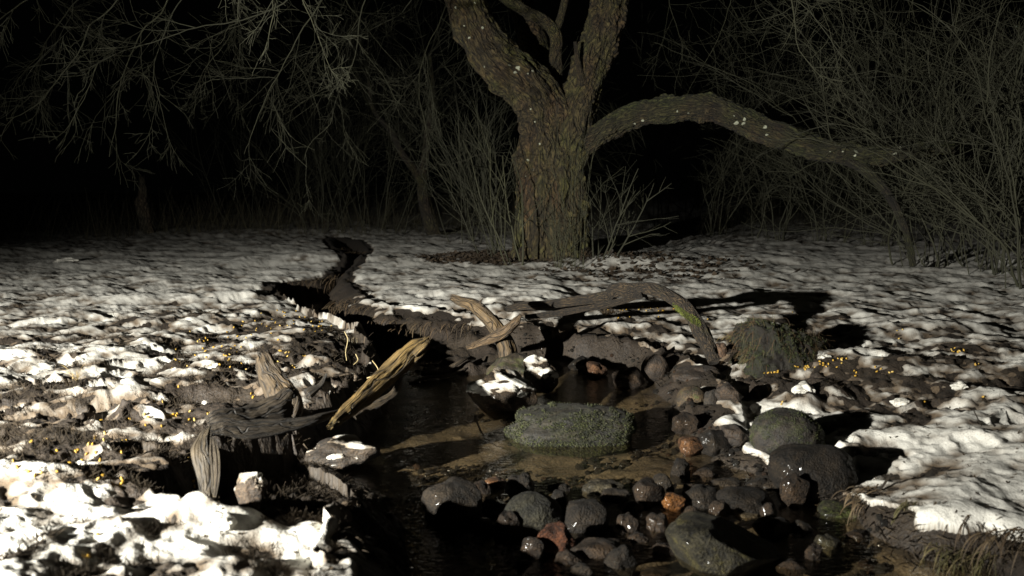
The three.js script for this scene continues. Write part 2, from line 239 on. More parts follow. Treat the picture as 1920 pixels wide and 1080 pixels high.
{
  const a = gp(640, 424, WATER), g = new THREE.PlaneGeometry(5.2, 13, 520, 650);
  g.rotateX(-Math.PI / 2); g.translate(-0.6, WATER, -6.6);
  const p = g.attributes.position, uv = g.attributes.uv;
  for (let i = 0; i < p.count; i++) { const x = p.getX(i), z = p.getZ(i); p.setY(i, WATER + 0.0022 * fbm(x * 9 + 0.6 * n2(x * 3, z * 3), z * 30, 3, 0.6)); uv.setXY(i, x, z); }
  g.computeVertexNormals();
  solo('stream_water', g, M.water, 'dark rippling brook water', 'water', null, 'structure');
}
// ---------------------------------------------------------------- floodlight beside the camera, outside the view
{
  const dir = AIM.clone().sub(LAMP).normalize();
  const g = thing('floodlight', 'black floodlight on a short post left of the view', 'lamp', V(LAMP.x, -0.03, LAMP.z));
  const head = new THREE.Group(); head.name = 'lamp_head'; head.position.set(0, LAMP.y + 0.03, 0).addScaledVector(dir, -0.1); head.quaternion.setFromUnitVectors(V(0, 0, 1), dir); g.add(head);
  part('housing', new THREE.LatheGeometry([[0, -0.1], [0.05, -0.1], [0.065, -0.06], [0.085, 0.02], [0.09, 0.06], [0.084, 0.06], [0.08, 0.03], [0.0, 0.03]].map(([r, y]) => new THREE.Vector2(r, y)), 32).rotateX(Math.PI / 2), M.ironBlack, head);
  part('lens', new THREE.CylinderGeometry(0.078, 0.078, 0.008, 32).rotateX(Math.PI / 2).translate(0, 0, 0.045), M.lens, head);
  part('post', new THREE.CylinderGeometry(0.022, 0.026, LAMP.y - 0.06, 16).translate(-dir.x * 0.14, (LAMP.y - 0.06) / 2, -dir.z * 0.14), M.ironBlack, g);
  part('bracket', new THREE.CylinderGeometry(0.012, 0.012, 0.12, 10).translate(-dir.x * 0.14, LAMP.y - 0.04, -dir.z * 0.14), M.ironBlack, g);
}
// ---------------------------------------------------------------- builders: limbs, twigs, stones, blades
const polyline = (pts) => new THREE.CatmullRomCurve3(pts, false, 'centripetal');
function frames(curve, n) {
  const P = [], Tn = [], N = [], B = [];
  for (let i = 0; i <= n; i++) { const t = Math.min(0.9999, i / n); P.push(curve.getPoint(t)); Tn.push(curve.getTangent(t)); }
  let nrm = V(0, 0, 1); if (Math.abs(Tn[0].z) > 0.9) nrm = V(0, 1, 0);
  for (let i = 0; i <= n; i++) { nrm = nrm.clone().addScaledVector(Tn[i], -nrm.dot(Tn[i])).normalize(); N.push(nrm); B.push(Tn[i].clone().cross(nrm)); }
  return { P, Tn, N, B };
}
// a limb: pts, radii along it, bark or wood relief; tint(p, outward, t, angle) gives the colour of that spot
function limb(pts, radii, o) {
  const { rad = 20, len = 60, rough = 0.06, fine = 0.02, seed = 0, flat = 1, ribs = 0, twist = 0, tileU = 1, tileV = 0.6, ragged = 0, grain = 0, knots = 0, tint } = o;
  const curve = polyline(pts), f = frames(curve, len), pos = [], col = [], uv = [], idx = [], L = curve.getLength(), q = V(0, 0, 0), c = [0, 0, 0];
  const R = (t) => { const x = t * (radii.length - 1), i = Math.min(radii.length - 2, Math.floor(x)), u = x - i, s = u * u * (3 - 2 * u); return lerp(radii[i], radii[i + 1], s); };
  for (let i = 0; i <= len; i++) {
    const t = i / len, r0 = R(t);
    for (let j = 0; j <= rad; j++) {
      const a = j / rad * Math.PI * 2, ca = Math.cos(a), sa = Math.sin(a);
      const nx = ca * 1.3 + seed, ny = sa * 1.3 + seed * 0.37, nz = t * L / (r0 + 0.03) * 0.5;
      let r = r0 * (1 + rough * 2 * fbm3(nx, ny, nz, 3) + fine * 2 * n3(ca * 5 + seed, sa * 5, t * L * 16) + (ribs ? 0.5 * rough * Math.abs(Math.sin(a * ribs + twist * t + 5 * n3(nx, ny, nz * 0.5))) : 0));
      if (grain) r *= 1 + grain * (2 * fbm3(ca * 3.2 + seed, sa * 3.2, t * L * 5, 3, 0.7) - 1.2 * Math.max(0, n3(ca * 5 - seed, sa * 5, t * L * 7) - 0.12) * 3);
      if (o.plates) r += o.plates * (barkH(j / rad * tileU, t * L / tileV) - 0.45);
      if (knots) r *= 1 + knots * Math.max(0, n3(ca * 1.1 + seed * 2, sa * 1.1, t * L * 5 + seed) - 0.1) * 2.5;
      let along = 0;
      if (ragged && t > 0.9) along = ragged * (n3(ca * 3 + seed, sa * 3, 5) + 0.5 * n3(ca * 9 + seed, sa * 9, 2)) * (t - 0.9) * 10;
      if (ragged && t < 0.06) along = -ragged * (n3(ca * 3 - seed, sa * 3, 9)) * (0.06 - t) / 0.06;
      q.copy(f.P[i]).addScaledVector(f.N[i], ca * r * flat).addScaledVector(f.B[i], sa * r).addScaledVector(f.Tn[i], along);
      pos.push(q.x, q.y, q.z); uv.push(j / rad * tileU, t * L / tileV);
      const out = V(0, 0, 0).addScaledVector(f.N[i], ca).addScaledVector(f.B[i], sa);
      tint(q, out, t, a, c); col.push(c[0], c[1], c[2]);
    }
  }
  for (let i = 0; i < len; i++) for (let j = 0; j < rad; j++) { const a = i * (rad + 1) + j, b = a + rad + 1; idx.push(a, a + 1, b, b, a + 1, b + 1); }
  for (const end of [0, len]) {   // close the ends with a sunken broken face
    const k = pos.length / 3, p = f.P[end].clone().addScaledVector(f.Tn[end], end ? -R(1) * 0.25 : R(0) * 0.25);
    pos.push(p.x, p.y, p.z); uv.push(0.5, end ? L / tileV : 0); tint(p, f.Tn[end], end ? 1 : 0, 0, c); col.push(c[0] * 1.0, c[1] * 1.0, c[2] * 1.0);
    for (let j = 0; j < rad; j++) { const a = end * (rad + 1) + j; end ? idx.push(a, a + 1, k) : idx.push(a + 1, a, k); }
  }
  const g = new THREE.BufferGeometry();
  g.setAttribute('position', new THREE.Float32BufferAttribute(pos, 3)); g.setAttribute('color', new THREE.Float32BufferAttribute(col, 3)); g.setAttribute('uv', new THREE.Float32BufferAttribute(uv, 2)); g.setIndex(idx);
  g.computeVertexNormals();
  const nn = g.attributes.normal;   // one normal along the seam
  for (let i = 0; i <= len; i++) { const a = i * (rad + 1), b = a + rad, v = V(nn.getX(a) + nn.getX(b), nn.getY(a) + nn.getY(b), nn.getZ(a) + nn.getZ(b)).normalize(); nn.setXYZ(a, v.x, v.y, v.z); nn.setXYZ(b, v.x, v.y, v.z); }
  return g;
}
class Twigs {   // many thin tubes in one geometry
  constructor() { this.p = []; this.n = []; this.c = []; this.i = []; }
  add(pts, r0, r1, color, sides = 4) {
    const n = pts.length - 1; let nrm = V(0.3, 0.2, 0.9);
    const base = this.p.length / 3, t = V(0, 0, 0), b = V(0, 0, 0);
    for (let i = 0; i <= n; i++) {
      t.copy(pts[Math.min(n, i + 1)]).sub(pts[Math.max(0, i - 1)]).normalize();
      nrm = nrm.clone().addScaledVector(t, -nrm.dot(t)); if (nrm.lengthSq() < 1e-5) nrm.set(t.y, -t.x, 0.01); nrm.normalize(); b.crossVectors(t, nrm);
      const r = lerp(r0, r1, i / n);
      for (let j = 0; j < sides; j++) { const a = j / sides * Math.PI * 2, c = Math.cos(a), s = Math.sin(a), x = nrm.x * c + b.x * s, y = nrm.y * c + b.y * s, z = nrm.z * c + b.z * s; this.p.push(pts[i].x + x * r, pts[i].y + y * r, pts[i].z + z * r); this.n.push(x, y, z); this.c.push(color[0], color[1], color[2]); }
    }
    for (let i = 0; i < n; i++) for (let j = 0; j < sides; j++) { const a = base + i * sides + j, e = base + i * sides + (j + 1) % sides; this.i.push(a, e, a + sides, e, e + sides, a + sides); }
  }
  build() { const g = new THREE.BufferGeometry(); g.setAttribute('position', new THREE.Float32BufferAttribute(this.p, 3)); g.setAttribute('normal', new THREE.Float32BufferAttribute(this.n, 3)); g.setAttribute('color', new THREE.Float32BufferAttribute(this.c, 3)); g.setIndex(this.i); return g; }
}
// a shoot that wanders, bends to its pull and carries side shoots; each level goes to its own geometry in `into`
function grow(into, r, p, dir, len, rad, level, o) {
  const n = Math.max(4, Math.round(len / (o.step ?? 0.07))), pts = [p.clone()], d = dir.clone().normalize(), q = p.clone(), st = len / n, dirs = [d.clone()];
  for (let i = 0; i < n; i++) {
    d.x += (r() - 0.5) * o.wob; d.y += (r() - 0.5) * o.wob + o.pull * st * (o.pullBy ? o.pullBy(i / n) : 1); d.z += (r() - 0.5) * o.wob;
    if (r() < o.kink) { d.x += (r() - 0.5) * 0.9; d.y += (r() - 0.5) * 0.9; d.z += (r() - 0.5) * 0.9; }
    d.normalize(); q.addScaledVector(d, st); pts.push(q.clone()); dirs.push(d.clone());
  }
  const T = into[Math.min(level, into.length - 1)], k = 0.75 + 0.5 * r(), c = o.color;
  T.add(pts, rad, Math.max(o.tip, rad * 0.35), [c[0] * k, c[1] * k, c[2] * k], rad > 0.006 ? 6 : rad > 0.003 ? 4 : 3);
  if (level >= o.levels) return;
  const kids = Math.round((o.kids[level] ?? 4) * (0.7 + 0.6 * r()) * clamp(len / (o.perLen?.[level] ?? len), 0.3, 1.6));
  for (let j = 0; j < kids; j++) {
    const t = 0.12 + 0.86 * r(), i = Math.min(n, Math.floor(t * n)), a = r() * 6.283, side = V(Math.cos(a), Math.sin(a) * 0.7, Math.sin(a + 1.3)).normalize(), sp = o.spread * (0.6 + 0.8 * r());
    grow(into, r, pts[i], dirs[i].clone().multiplyScalar(1).addScaledVector(side, sp), len * (0.28 + 0.42 * r()) * (1.15 - 0.5 * t), Math.max(o.tip, rad * (0.45 + 0.2 * r())), level + 1, o);
  }
}
function stoneGeometry(seed, rx, ry, rz, o = {}) {
  const { detail = 14, facets = 3, sharp = 0.85, lump = 0.26, color = [0.07, 0.062, 0.05], moss = 0, mossColor = [0.06, 0.075, 0.015], stain = [0.11, 0.08, 0.045], box = 0 } = o;
  let g = new THREE.IcosahedronGeometry(1, detail); g.deleteAttribute('uv'); g.deleteAttribute('normal'); g = mergeVertices(g, 1e-4);
  const r = rng(seed * 131 + 7), planes = [];
  for (let i = 0; i < facets; i++) planes.push([V(r() * 2 - 1, r() * 1.6 - 0.5, r() * 2 - 1).normalize(), 0.68 + 0.24 * r()]);
  const p = g.attributes.position, col = new Float32Array(p.count * 3), uv = new Float32Array(p.count * 2), v = V(0, 0, 0), mk = new Float32Array(p.count);
  for (let i = 0; i < p.count; i++) {
    v.fromBufferAttribute(p, i);
    const s = seed * 3.7, a = Math.atan2(v.z, v.x), e = Math.asin(clamp(v.y, -1, 1));
    let k = 1 + lump * 2 * fbm3(v.x * 1.1 + s, v.y * 1.1, v.z * 1.1 - s, 2) + 0.05 * fbm3(v.x * 6 + s, v.y * 6, v.z * 6, 4, 0.65);
    if (box) k /= Math.pow(Math.abs(v.x) ** box + Math.abs(v.y) ** box + Math.abs(v.z) ** box, 1 / box);
    const u = v.clone().multiplyScalar(k);
    for (const [n, off] of planes) { const q = u.dot(n) - off; if (q > 0) u.addScaledVector(n, -q * sharp); }
    const b = fbm3(v.x * 2.4 + s, v.y * 2.4 + s, v.z * 2.4, 4, 0.6), b2 = fbm3(v.x * 8 - s, v.y * 8, v.z * 8 + s, 3, 0.6);
    p.setXYZ(i, u.x * rx, u.y * ry, u.z * rz);
    const w = clamp(0.5 + 1.1 * b + 0.35 * b2), z = 1 + 0.45 * b2;
    let c = [lerp(color[0], stain[0], w * 0.55) * z, lerp(color[1], stain[1], w * 0.55) * z, lerp(color[2], stain[2], w * 0.55) * z];
    const ms = moss ? clamp(sm(0.12, 0.5, 0.55 * moss + 0.9 * b + 0.35 * b2)) : 0; mk[i] = ms;
    for (let j = 0; j < 3; j++) col[i * 3 + j] = lerp(c[j], mossColor[j] * (1 + 0.5 * b2), ms * 0.85);
    uv[i * 2] = a * Math.max(rx, rz) * 5; uv[i * 2 + 1] = e * ry * 5 + a * 0.02;
  }
  g.setAttribute('color', new THREE.BufferAttribute(col, 3)); g.setAttribute('uv', new THREE.BufferAttribute(uv, 2)); g.computeVertexNormals();
  g.userData.moss = mk;
  return g;
}
// bent grass blades in one geometry: [root, direction, length, width, sag, colour]
class Blades {
  constructor() { this.p = []; this.c = []; this.i = []; }
  add(root, dir, len, wid, sag, color, seg = 4) {
    const base = this.p.length / 3, d = dir.clone().normalize(), q = root.clone(), side = V(-d.z, 0, d.x); if (side.lengthSq() < 0.01) side.set(1, 0, 0); side.normalize();
    for (let i = 0; i <= seg; i++) {
      const w = wid * (1 - i / seg * 0.85) * 0.5;
      this.p.push(q.x - side.x * w, q.y, q.z - side.z * w, q.x + side.x * w, q.y + wid * 0.25, q.z + side.z * w);
      this.c.push(...color, ...color);
      d.y -= sag / seg; d.normalize(); q.addScaledVector(d, len / seg);
    }
    for (let i = 0; i < seg; i++) { const a = base + i * 2; this.i.push(a, a + 1, a + 2, a + 1, a + 3, a + 2); }
  }
  build() { const g = new THREE.BufferGeometry(); g.setAttribute('position', new THREE.Float32BufferAttribute(this.p, 3)); g.setAttribute('color', new THREE.Float32BufferAttribute(this.c, 3)); g.setIndex(this.i); g.computeVertexNormals(); return g; }
}
const around = (g, o) => g.translate(-o.x, -o.y, -o.z);   // geometry laid out in place, moved to its thing's base
function crowd(name, geometry, material, parent, list, kind = 'stuff') {   // list of [position, quaternion, scale, tint]
  const im = new THREE.InstancedMesh(geometry, material, list.length), m = new THREE.Matrix4(), s = V(1, 1, 1), c = new THREE.Color();
  list.forEach(([p, q, k, t], i) => { typeof k === 'number' ? s.setScalar(k) : s.copy(k); im.setMatrixAt(i, m.compose(p, q, s)); if (t) im.setColorAt(i, c.setRGB(...t)); });
  im.name = name; im.castShadow = im.receiveShadow = true; im.userData.kind = kind; parent.add(im);
  return im;
}
// ---------------------------------------------------------------- the old willow
const barkTint = (seed, base, mossy, green = [0.072, 0.077, 0.022]) => (p, out, t, a, c) => {
  const b = fbm3(p.x * 5 + seed, p.y * 4, p.z * 5, 4, 0.6), e = n3(p.x * 26, p.y * 20 + seed, p.z * 26), red = clamp(0.2 + 1.6 * n3(p.x * 7 + 9, p.y * 3 + seed, p.z * 7));
  const m = clamp(mossy(p, out, t) + 1.7 * b + 0.4 * e), k = 1 + 0.9 * b + 0.5 * e;
  c[0] = lerp(base[0] * k * (1 + 0.25 * red), green[0], m); c[1] = lerp(base[1] * k, green[1], m); c[2] = lerp(base[2] * k, green[2], m);
};
const willow = thing('willow_tree', 'old forked willow with mossy bark and one long low bough', 'tree', at(1037, 492, 6.5).setY(-0.02));
const WO = willow.position.clone();
const D = 6.5, U = (w) => w / 1662 * D;   // reading width at the willow's distance, in metres
{
  const base = [0.082, 0.064, 0.032];
  const put = (name, geo, parent = willow) => part(name, around(geo, WO), M.bark, parent);
  // two stems grown together low down
  const stemL = limb([at(1030, 520, 6.5), at(1030, 480, 6.5), at(1028, 420, 6.5), at(1024, 350, 6.5), at(1024, 290, 6.5), at(1022, 240, 6.5), at(1010, 195, 6.48), at(975, 150, 6.45), at(930, 110, 6.42), at(897, 60, 6.4), at(873, 0, 6.4), at(850, -70, 6.4), at(820, -150, 6.4)],
    [72, 66, 58, 52, 50, 46, 44, 43, 40, 37, 36, 34, 30].map((w) => U(w)), { rad: 120, len: 340, rough: 0.12, fine: 0.035, seed: 3, grain: 0.05, plates: 0.018, knots: 0.12, tileU: 3, tileV: 0.7, tint: barkTint(3, base, (p, o, t) => 0.1 + 0.35 * sm(0.35, 0.7, t) * clamp(o.x + o.y) + 0.3 * (1 - sm(0.05, 0.2, t))) });
  const trunk = put('trunk', stemL);
  const stemR = limb([at(1066, 518, 6.46), at(1066, 470, 6.46), at(1062, 400, 6.46), at(1062, 320, 6.46), at(1070, 260, 6.48), at(1082, 200, 6.5), at(1098, 150, 6.52), at(1115, 100, 6.55), at(1132, 50, 6.58), at(1143, 0, 6.6), at(1152, -70, 6.6), at(1165, -150, 6.6)],
    [50, 44, 38, 36, 36, 34, 33, 33, 34, 33, 31, 28].map((w) => U(w)), { rad: 90, len: 300, rough: 0.13, fine: 0.04, seed: 8, grain: 0.06, plates: 0.018, knots: 0.15, tileU: 2, tileV: 0.7, tint: barkTint(8, base, (p, o, t) => 0.25 + 0.3 * clamp(-o.x) + 0.2 * (1 - sm(0.05, 0.2, t))) });
  put('stem', stemR);
  // root flare and old bark slab at the foot
  for (const [x, y, x2, y2, w, s] of [[1000, 470, 966, 505, 30, 1], [1085, 470, 1112, 504, 26, 2], [1035, 475, 1035, 515, 34, 3], [1010, 480, 1002, 515, 26, 4], [1062, 478, 1080, 515, 28, 5]])
    put('root', limb([at(x, y - 40, 6.5), at(x, y, 6.46), at((x + x2) / 2, (y + y2) / 2, 6.34), at(x2, y2, 6.26)], [w * 0.7, w, w * 0.8, w * 0.5].map(U), { rad: 24, len: 40, rough: 0.12, seed: s * 5, tileU: 1, tileV: 0.7, tint: barkTint(s, base, () => 0.3) }));
  const slab = limb([at(985, 350, 6.42), at(980, 400, 6.4), at(978, 450, 6.38), at(982, 492, 6.36)], [6, 13, 15, 12].map(U), { rad: 20, len: 50, rough: 0.12, seed: 31, flat: 0.5, tileU: 1, tileV: 0.7, tint: barkTint(31, [0.11, 0.11, 0.06], () => 0.35) });
  put('bark_slab', slab);
  // limbs rising behind, in the fork
  put('limb', limb([at(1064, 250, 6.62), at(1046, 180, 6.66), at(1042, 110, 6.68), at(1040, 62, 6.68), at(1018, 38, 6.66), at(980, 18, 6.62), at(940, -10, 6.6), at(900, -60, 6.6)], [16, 14, 12, 12, 11, 10, 10, 9].map(U), { rad: 28, len: 90, rough: 0.12, seed: 14, tileU: 1, tileV: 0.5, tint: barkTint(14, base, () => 0.3) }));
  put('limb', limb([at(1050, 240, 6.8), at(1022, 150, 6.95), at(1000, 80, 7.1), at(980, 20, 7.2), at(965, -60, 7.3)], [30, 28, 28, 26, 24].map(U), { rad: 30, len: 80, rough: 0.1, seed: 15, tileU: 1, tileV: 0.6, tint: barkTint(15, base, () => 0.2) }));
  put('limb', limb([at(1040, 64, 6.68), at(1052, 30, 6.7), at(1062, -10, 6.72), at(1080, -80, 6.75)], [8, 7, 7, 6].map(U), { rad: 18, len: 40, rough: 0.1, seed: 16, tileU: 1, tileV: 0.5, tint: barkTint(16, base, () => 0.3) }));
  put('dead_stub', limb([at(1092, 160, 6.4), at(1084, 120, 6.36), at(1078, 78, 6.34)], [8, 5, 3].map(U), { rad: 12, len: 24, rough: 0.12, seed: 17, tileU: 1, tileV: 0.5, tint: barkTint(17, base, () => 0.1) }));
  // the long low bough to the right, arching and coming down in the thicket
  const bough = put('low_bough', limb([at(1066, 300, 6.5), at(1100, 268, 6.44), at(1140, 240, 6.4), at(1195, 216, 6.34), at(1260, 206, 6.26), at(1320, 200, 6.2), at(1375, 218, 6.14), at(1430, 244, 6.08), at(1500, 268, 6.0), at(1580, 288, 5.95), at(1650, 292, 5.9), at(1720, 282, 5.85), at(1790, 278, 5.8)],
    [26, 24, 24, 26, 27, 27, 26, 26, 25, 22, 18, 14, 9].map((w) => U(w) * 0.76), { rad: 64, len: 340, rough: 0.14, fine: 0.04, seed: 21, ribs: 2, grain: 0.06, plates: 0.018, knots: 0.2, tileU: 2, tileV: 0.7, tint: barkTint(21, [0.062, 0.052, 0.026], (p, o, t) => 0.22 + 0.45 * clamp(o.y) + 0.2 * t, [0.05, 0.058, 0.018]) }));
  put('limb', limb([at(1560, 285, 5.95), at(1620, 318, 5.9), at(1660, 358, 5.85), at(1690, 410, 5.8), at(1705, 460, 5.78), at(1712, 500, 5.75)], [12, 9, 7.5, 6.5, 6, 6].map((w) => w / 1662 * 5.9), { rad: 26, len: 90, rough: 0.12, seed: 23, tileU: 1, tileV: 0.6, tint: barkTint(23, [0.04, 0.034, 0.02], () => 0.25, [0.05, 0.058, 0.018]) }));
  // lichen patches where the photograph shows them
  const lg = stoneGeometry(4, 1, 1, 0.35, { detail: 5, facets: 0, lump: 0.3, color: [0.26, 0.27, 0.2], stain: [0.36, 0.37, 0.28] });
  const lm = mat({ vertexColors: true, roughness: 0.95 });
  const ray = new THREE.Raycaster(); willow.updateMatrixWorld(true); scene.updateMatrixWorld(true);
  const lich = (px, py, w, host) => {
    ray.set(EYE, sight(px, py).normalize()); const hit = ray.intersectObject(host)[0]; if (!hit) return;
    const m = part('lichen_patch', lg, lm, host); m.position.copy(hit.point).sub(WO); m.quaternion.setFromUnitVectors(V(0, 0, 1), hit.face.normal); m.rotateZ(px * 1.7); const k = w / 1662 * 6.2 * 0.5; m.scale.set(k * 0.9, k * 0.75, k * 0.22);
  };
  for (const [x, y, w] of [[1380, 230, 11], [1394, 232, 9], [1376, 217, 4], [1396, 224, 7], [1434, 238, 9], [1438, 252, 7], [1556, 284, 4], [1580, 284, 4], [1606, 284, 12], [1603, 291, 6], [1678, 287, 8], [1688, 277, 5], [1190, 232, 5], [1205, 226, 6], [1270, 208, 6], [1290, 212, 5]]) lich(x, y, w, bough);
  for (const [x, y, w] of [[972, 128, 12], [966, 136, 8], [955, 122, 6], [908, 125, 5], [880, 70, 6], [870, 48, 4], [890, 5, 4], [855, 14, 7], [905, 52, 6], [998, 133, 6], [990, 138, 4], [995, 205, 4], [1003, 228, 5], [990, 300, 5], [1000, 318, 5], [986, 330, 4], [1012, 270, 5]]) lich(x, y, w, trunk);
  // boughs that leave above the picture and hang back down into it
  const r = rng(41);
  const hang = (from, start, toward, len, rad, color, kids, extra = {}) => {
    const into = [new Twigs(), new Twigs()];
    const mid = from.clone().lerp(start, 0.5); mid.y += 0.5; const c = polyline([from, mid, start]), n = 24, pts = []; for (let i = 0; i <= n; i++) pts.push(c.getPoint(i / n));
    into[0].add(pts, rad * 2.0, rad * 0.8, color, 8);
    grow(into, r, start, toward.clone().sub(start), len, rad * 0.48, 0, { levels: 3, kids, wob: 0.34, kink: 0.14, pull: -0.2, spread: 0.95, tip: 0.0009, step: 0.05, color, ...extra });
    const b = part('hanging_bough', around(into[0].build(), WO), M.twig, willow); const t = part('twigs', around(into[1].build(), WO), M.twig, b); t.userData.kind = 'stuff';
  };
  const LT = at(838, -110, 6.4), RT = at(1158, -110, 6.6), olive = [0.022, 0.022, 0.0092], dim = olive;
  for (const [x0, x1, y1, d, rad, k, big] of [[235, 60, 235, 4.9, 0.009, olive, 9], [330, 150, 250, 5.1, 0.01, olive, 10], [365, 215, 180, 5.0, 0.008, olive, 9], [180, -20, 180, 5.4, 0.009, dim, 10], [540, 420, 75, 3.6, 0.011, olive, 10], [565, 340, 255, 4.9, 0.01, olive, 12], [620, 440, 245, 5.2, 0.01, olive, 11], [700, 545, 240, 5.6, 0.009, olive, 11], [470, 380, 150, 5.8, 0.008, dim, 10], [100, -60, 90, 4.6, 0.009, dim, 8], [60, 240, 120, 5.5, 0.008, dim, 9], [790, 640, 200, 6.6, 0.009, dim, 10], [850, 760, 300, 6.2, 0.007, dim, 9], [560, 545, 120, 3.9, 0.007, olive, 9], [640, 700, 190, 6.8, 0.008, dim, 10], [420, 560, 130, 6.4, 0.008, dim, 10]]) {
    const s = at(x0, -30, d), e = at(x1, y1, d + 0.2);
    hang(LT, s, e, s.distanceTo(e) * 1.15, rad, k, [Math.round(big * 0.9), 5, 3]);
  }
  for (const [x0, x1, y1, d, rad, k, big] of [[1480, 1505, 140, 4.1, 0.01, olive, 14], [1495, 1545, 175, 4.2, 0.009, olive, 12], [1520, 1600, 150, 4.4, 0.008, olive, 12], [1620, 1720, 60, 4.8, 0.009, olive, 9], [1380, 1300, 160, 6.8, 0.009, dim, 10], [1250, 1330, 160, 7.0, 0.008, dim, 9], [1720, 1640, 220, 5.2, 0.009, dim, 11], [1800, 1860, 230, 5.0, 0.009, dim, 11], [1900, 1820, 180, 4.8, 0.009, dim, 11], [1580, 1500, 230, 5.6, 0.008, dim, 10]]) {
    const s = at(x0, -30, d), e = at(x1, y1, d + 0.1);
    hang(RT, s, e, s.distanceTo(e) * 1.2, rad * 0.8, k, [Math.round(big * 0.6), 4, 2], { wob: 0.4, kink: 0.16, spread: 1.3, pull: 0 });
  }
}
// ---------------------------------------------------------------- shoots, shrubs and a small tree round the clearing
function shrub(name, label, base, stems, seed, o, group) {
  const g = thing(name, label, o.category ?? 'shrub', base, group), r = rng(seed), tw = new Twigs();
  for (let i = 0; i < stems; i++) {
    const a = r() * 6.283, lean = o.lean * (0.4 + 0.9 * r()), s = V(Math.cos(a) * o.foot * r(), -0.03, Math.sin(a) * o.foot * r()), st = new Twigs();
    const dir = V(Math.cos(a) * lean + (o.bias ?? 0), 1, Math.sin(a) * lean * 0.7 + (o.biasZ ?? 0));
    grow([st, tw], r, s, dir, o.height * (0.6 + 0.7 * r()), o.rad * (0.6 + 0.7 * r()), 0, o);
    part('stem', st.build(), M.twig, g);
  }
  if (tw.p.length) part('twigs', tw.build(), M.twig, g).userData.kind = 'stuff';
  return g;
}
{
  const olive = [0.021, 0.021, 0.0092], dull = olive, dark = olive;
  const O = (o) => ({ levels: 2, kids: [7, 4], wob: 0.2, kink: 0.06, pull: 0.1, spread: 0.8, tip: 0.001, step: 0.07, foot: 0.12, lean: 0.25, rad: 0.0055, height: 1.4, color: dull, ...o });
  const foot = (x, y) => { const p = onTop(x, y); return p; };
  shrub('willow_shoots', 'tall thin shoots rising left of the willow trunk', foot(930, 480), 13, 5, O({ height: 1.35, lean: 0.22, bias: -0.14, foot: 0.16, rad: 0.005, color: olive, kids: [6, 3], levels: 2, spread: 0.7 }));
  shrub('willow_shoots', 'pale shoots leaning across the left side of the willow trunk', foot(975, 497), 4, 6, O({ height: 0.9, lean: 0.3, bias: -0.3, rad: 0.006, color: olive.map((v) => v * 1.6), kids: [3, 2] }));
  shrub('willow_sapling', 'fan of fine shoots standing against the middle of the willow trunk', foot(1046, 503), 9, 7, O({ height: 0.55, lean: 0.3, foot: 0.03, rad: 0.0032, color: olive.map((v) => v * 1.6), kids: [4, 2], spread: 0.5 }));
  shrub('willow_shoots', 'straight upright shoots against the right side of the willow trunk', foot(1078, 503), 9, 8, O({ height: 0.8, lean: 0.08, foot: 0.1, rad: 0.0026, color: olive.map((v) => v * 1.6), kids: [2, 1], wob: 0.1, spread: 0.4 }));
  shrub('willow_shoots', 'arching shoots spreading right of the willow foot', foot(1125, 482), 5, 9, O({ height: 0.62, lean: 0.35, bias: 0.3, foot: 0.1, rad: 0.006, color: dull, kids: [5, 3], pull: -0.1 }));
  shrub('bare_shrub', 'dim bare shrub just behind the willow on the left', foot(885, 452), 9, 10, O({ height: 1.7, foot: 0.3, color: dull, bias: -0.05, kids: [7, 4] }));
  // right-hand thicket
  const G = 'bare shrubs of the thicket right of the willow';
  for (const [x, y, n, h, lab, c, b] of [[1735, 500, 20, 1.7, 'bare shrub where the low bough comes down to the snow', dull, 0], [1800, 492, 20, 1.9, 'bare shrub in the middle of the right-hand thicket', dull, 0], [1870, 510, 18, 1.8, 'tangled bare shrub at the right edge of the clearing', dull, -0.05], [1925, 540, 14, 1.4, 'low bare shrub nearest the right edge of the picture', dull, -0.1], [1640, 462, 16, 1.9, 'dim bare shrub behind the end of the low bough', dark, 0], [1560, 455, 16, 1.5, 'dim bare shrub under the middle of the low bough', dark, 0.1], [1450, 450, 16, 2.1, 'dim bare shrub rising behind the arch of the low bough', dark, 0], [1340, 440, 14, 2.0, 'dim bare shrub right of the willow stems in the dark', dark, 0], [1250, 438, 10, 2.1, 'dim bare shrub beyond the shadow of the willow', dark, 0]])
    shrub('bare_shrub', lab, foot(x, y), Math.round(n * 0.75), 100 + x, O({ height: h, lean: 0.34, foot: 0.22, color: c, bias: b, kids: [8, 4], levels: 2, wob: 0.3, kink: 0.1, rad: 0.006, tip: 0.001 }), G);
  // left and far background
  for (const [x, y, n, h, lab] of [[700, 434, 14, 2.2, 'dim bare shrub behind the far bend of the brook'], [610, 432, 10, 1.7, 'very dim bare shrub left of the small forked tree'], [480, 430, 8, 1.5, 'faint bare shrub at the far left edge of the snow']])
    shrub('bare_shrub', lab, foot(x, y), n, 300 + x, O({ height: h, foot: 0.4, color: dark, kids: [9, 5], lean: 0.35 }), 'bare shrubs beyond the brook');
  // small forked tree behind the brook
  const sb = foot(812, 440), sd = -sb.z, W = (w) => w / 1662 * sd, tr = thing('small_tree', 'slim crooked tree forking behind the brook left of the willow', 'tree', sb);
  const tt = barkTint(51, [0.04, 0.033, 0.02], () => 0.1);
  part('trunk', around(limb([at(815, 446, sd), at(800, 400, sd), at(792, 360, sd), at(792, 335, sd), at(798, 290, sd), at(802, 240, sd), at(812, 180, sd), at(806, 100, sd)], [14, 11, 10, 9, 7, 5.5, 4, 2.5].map(W), { rad: 18, len: 90, seed: 51, tileV: 0.6, tint: tt }), sb), M.bark, tr);
  part('limb', around(limb([at(793, 345, sd), at(778, 320, sd), at(752, 285, sd), at(735, 250, sd), at(700, 205, sd - 0.2), at(690, 150, sd - 0.3)], [8, 7, 6, 5, 3.5, 2].map(W), { rad: 14, len: 60, seed: 52, tileV: 0.6, tint: tt }), sb), M.bark, tr);
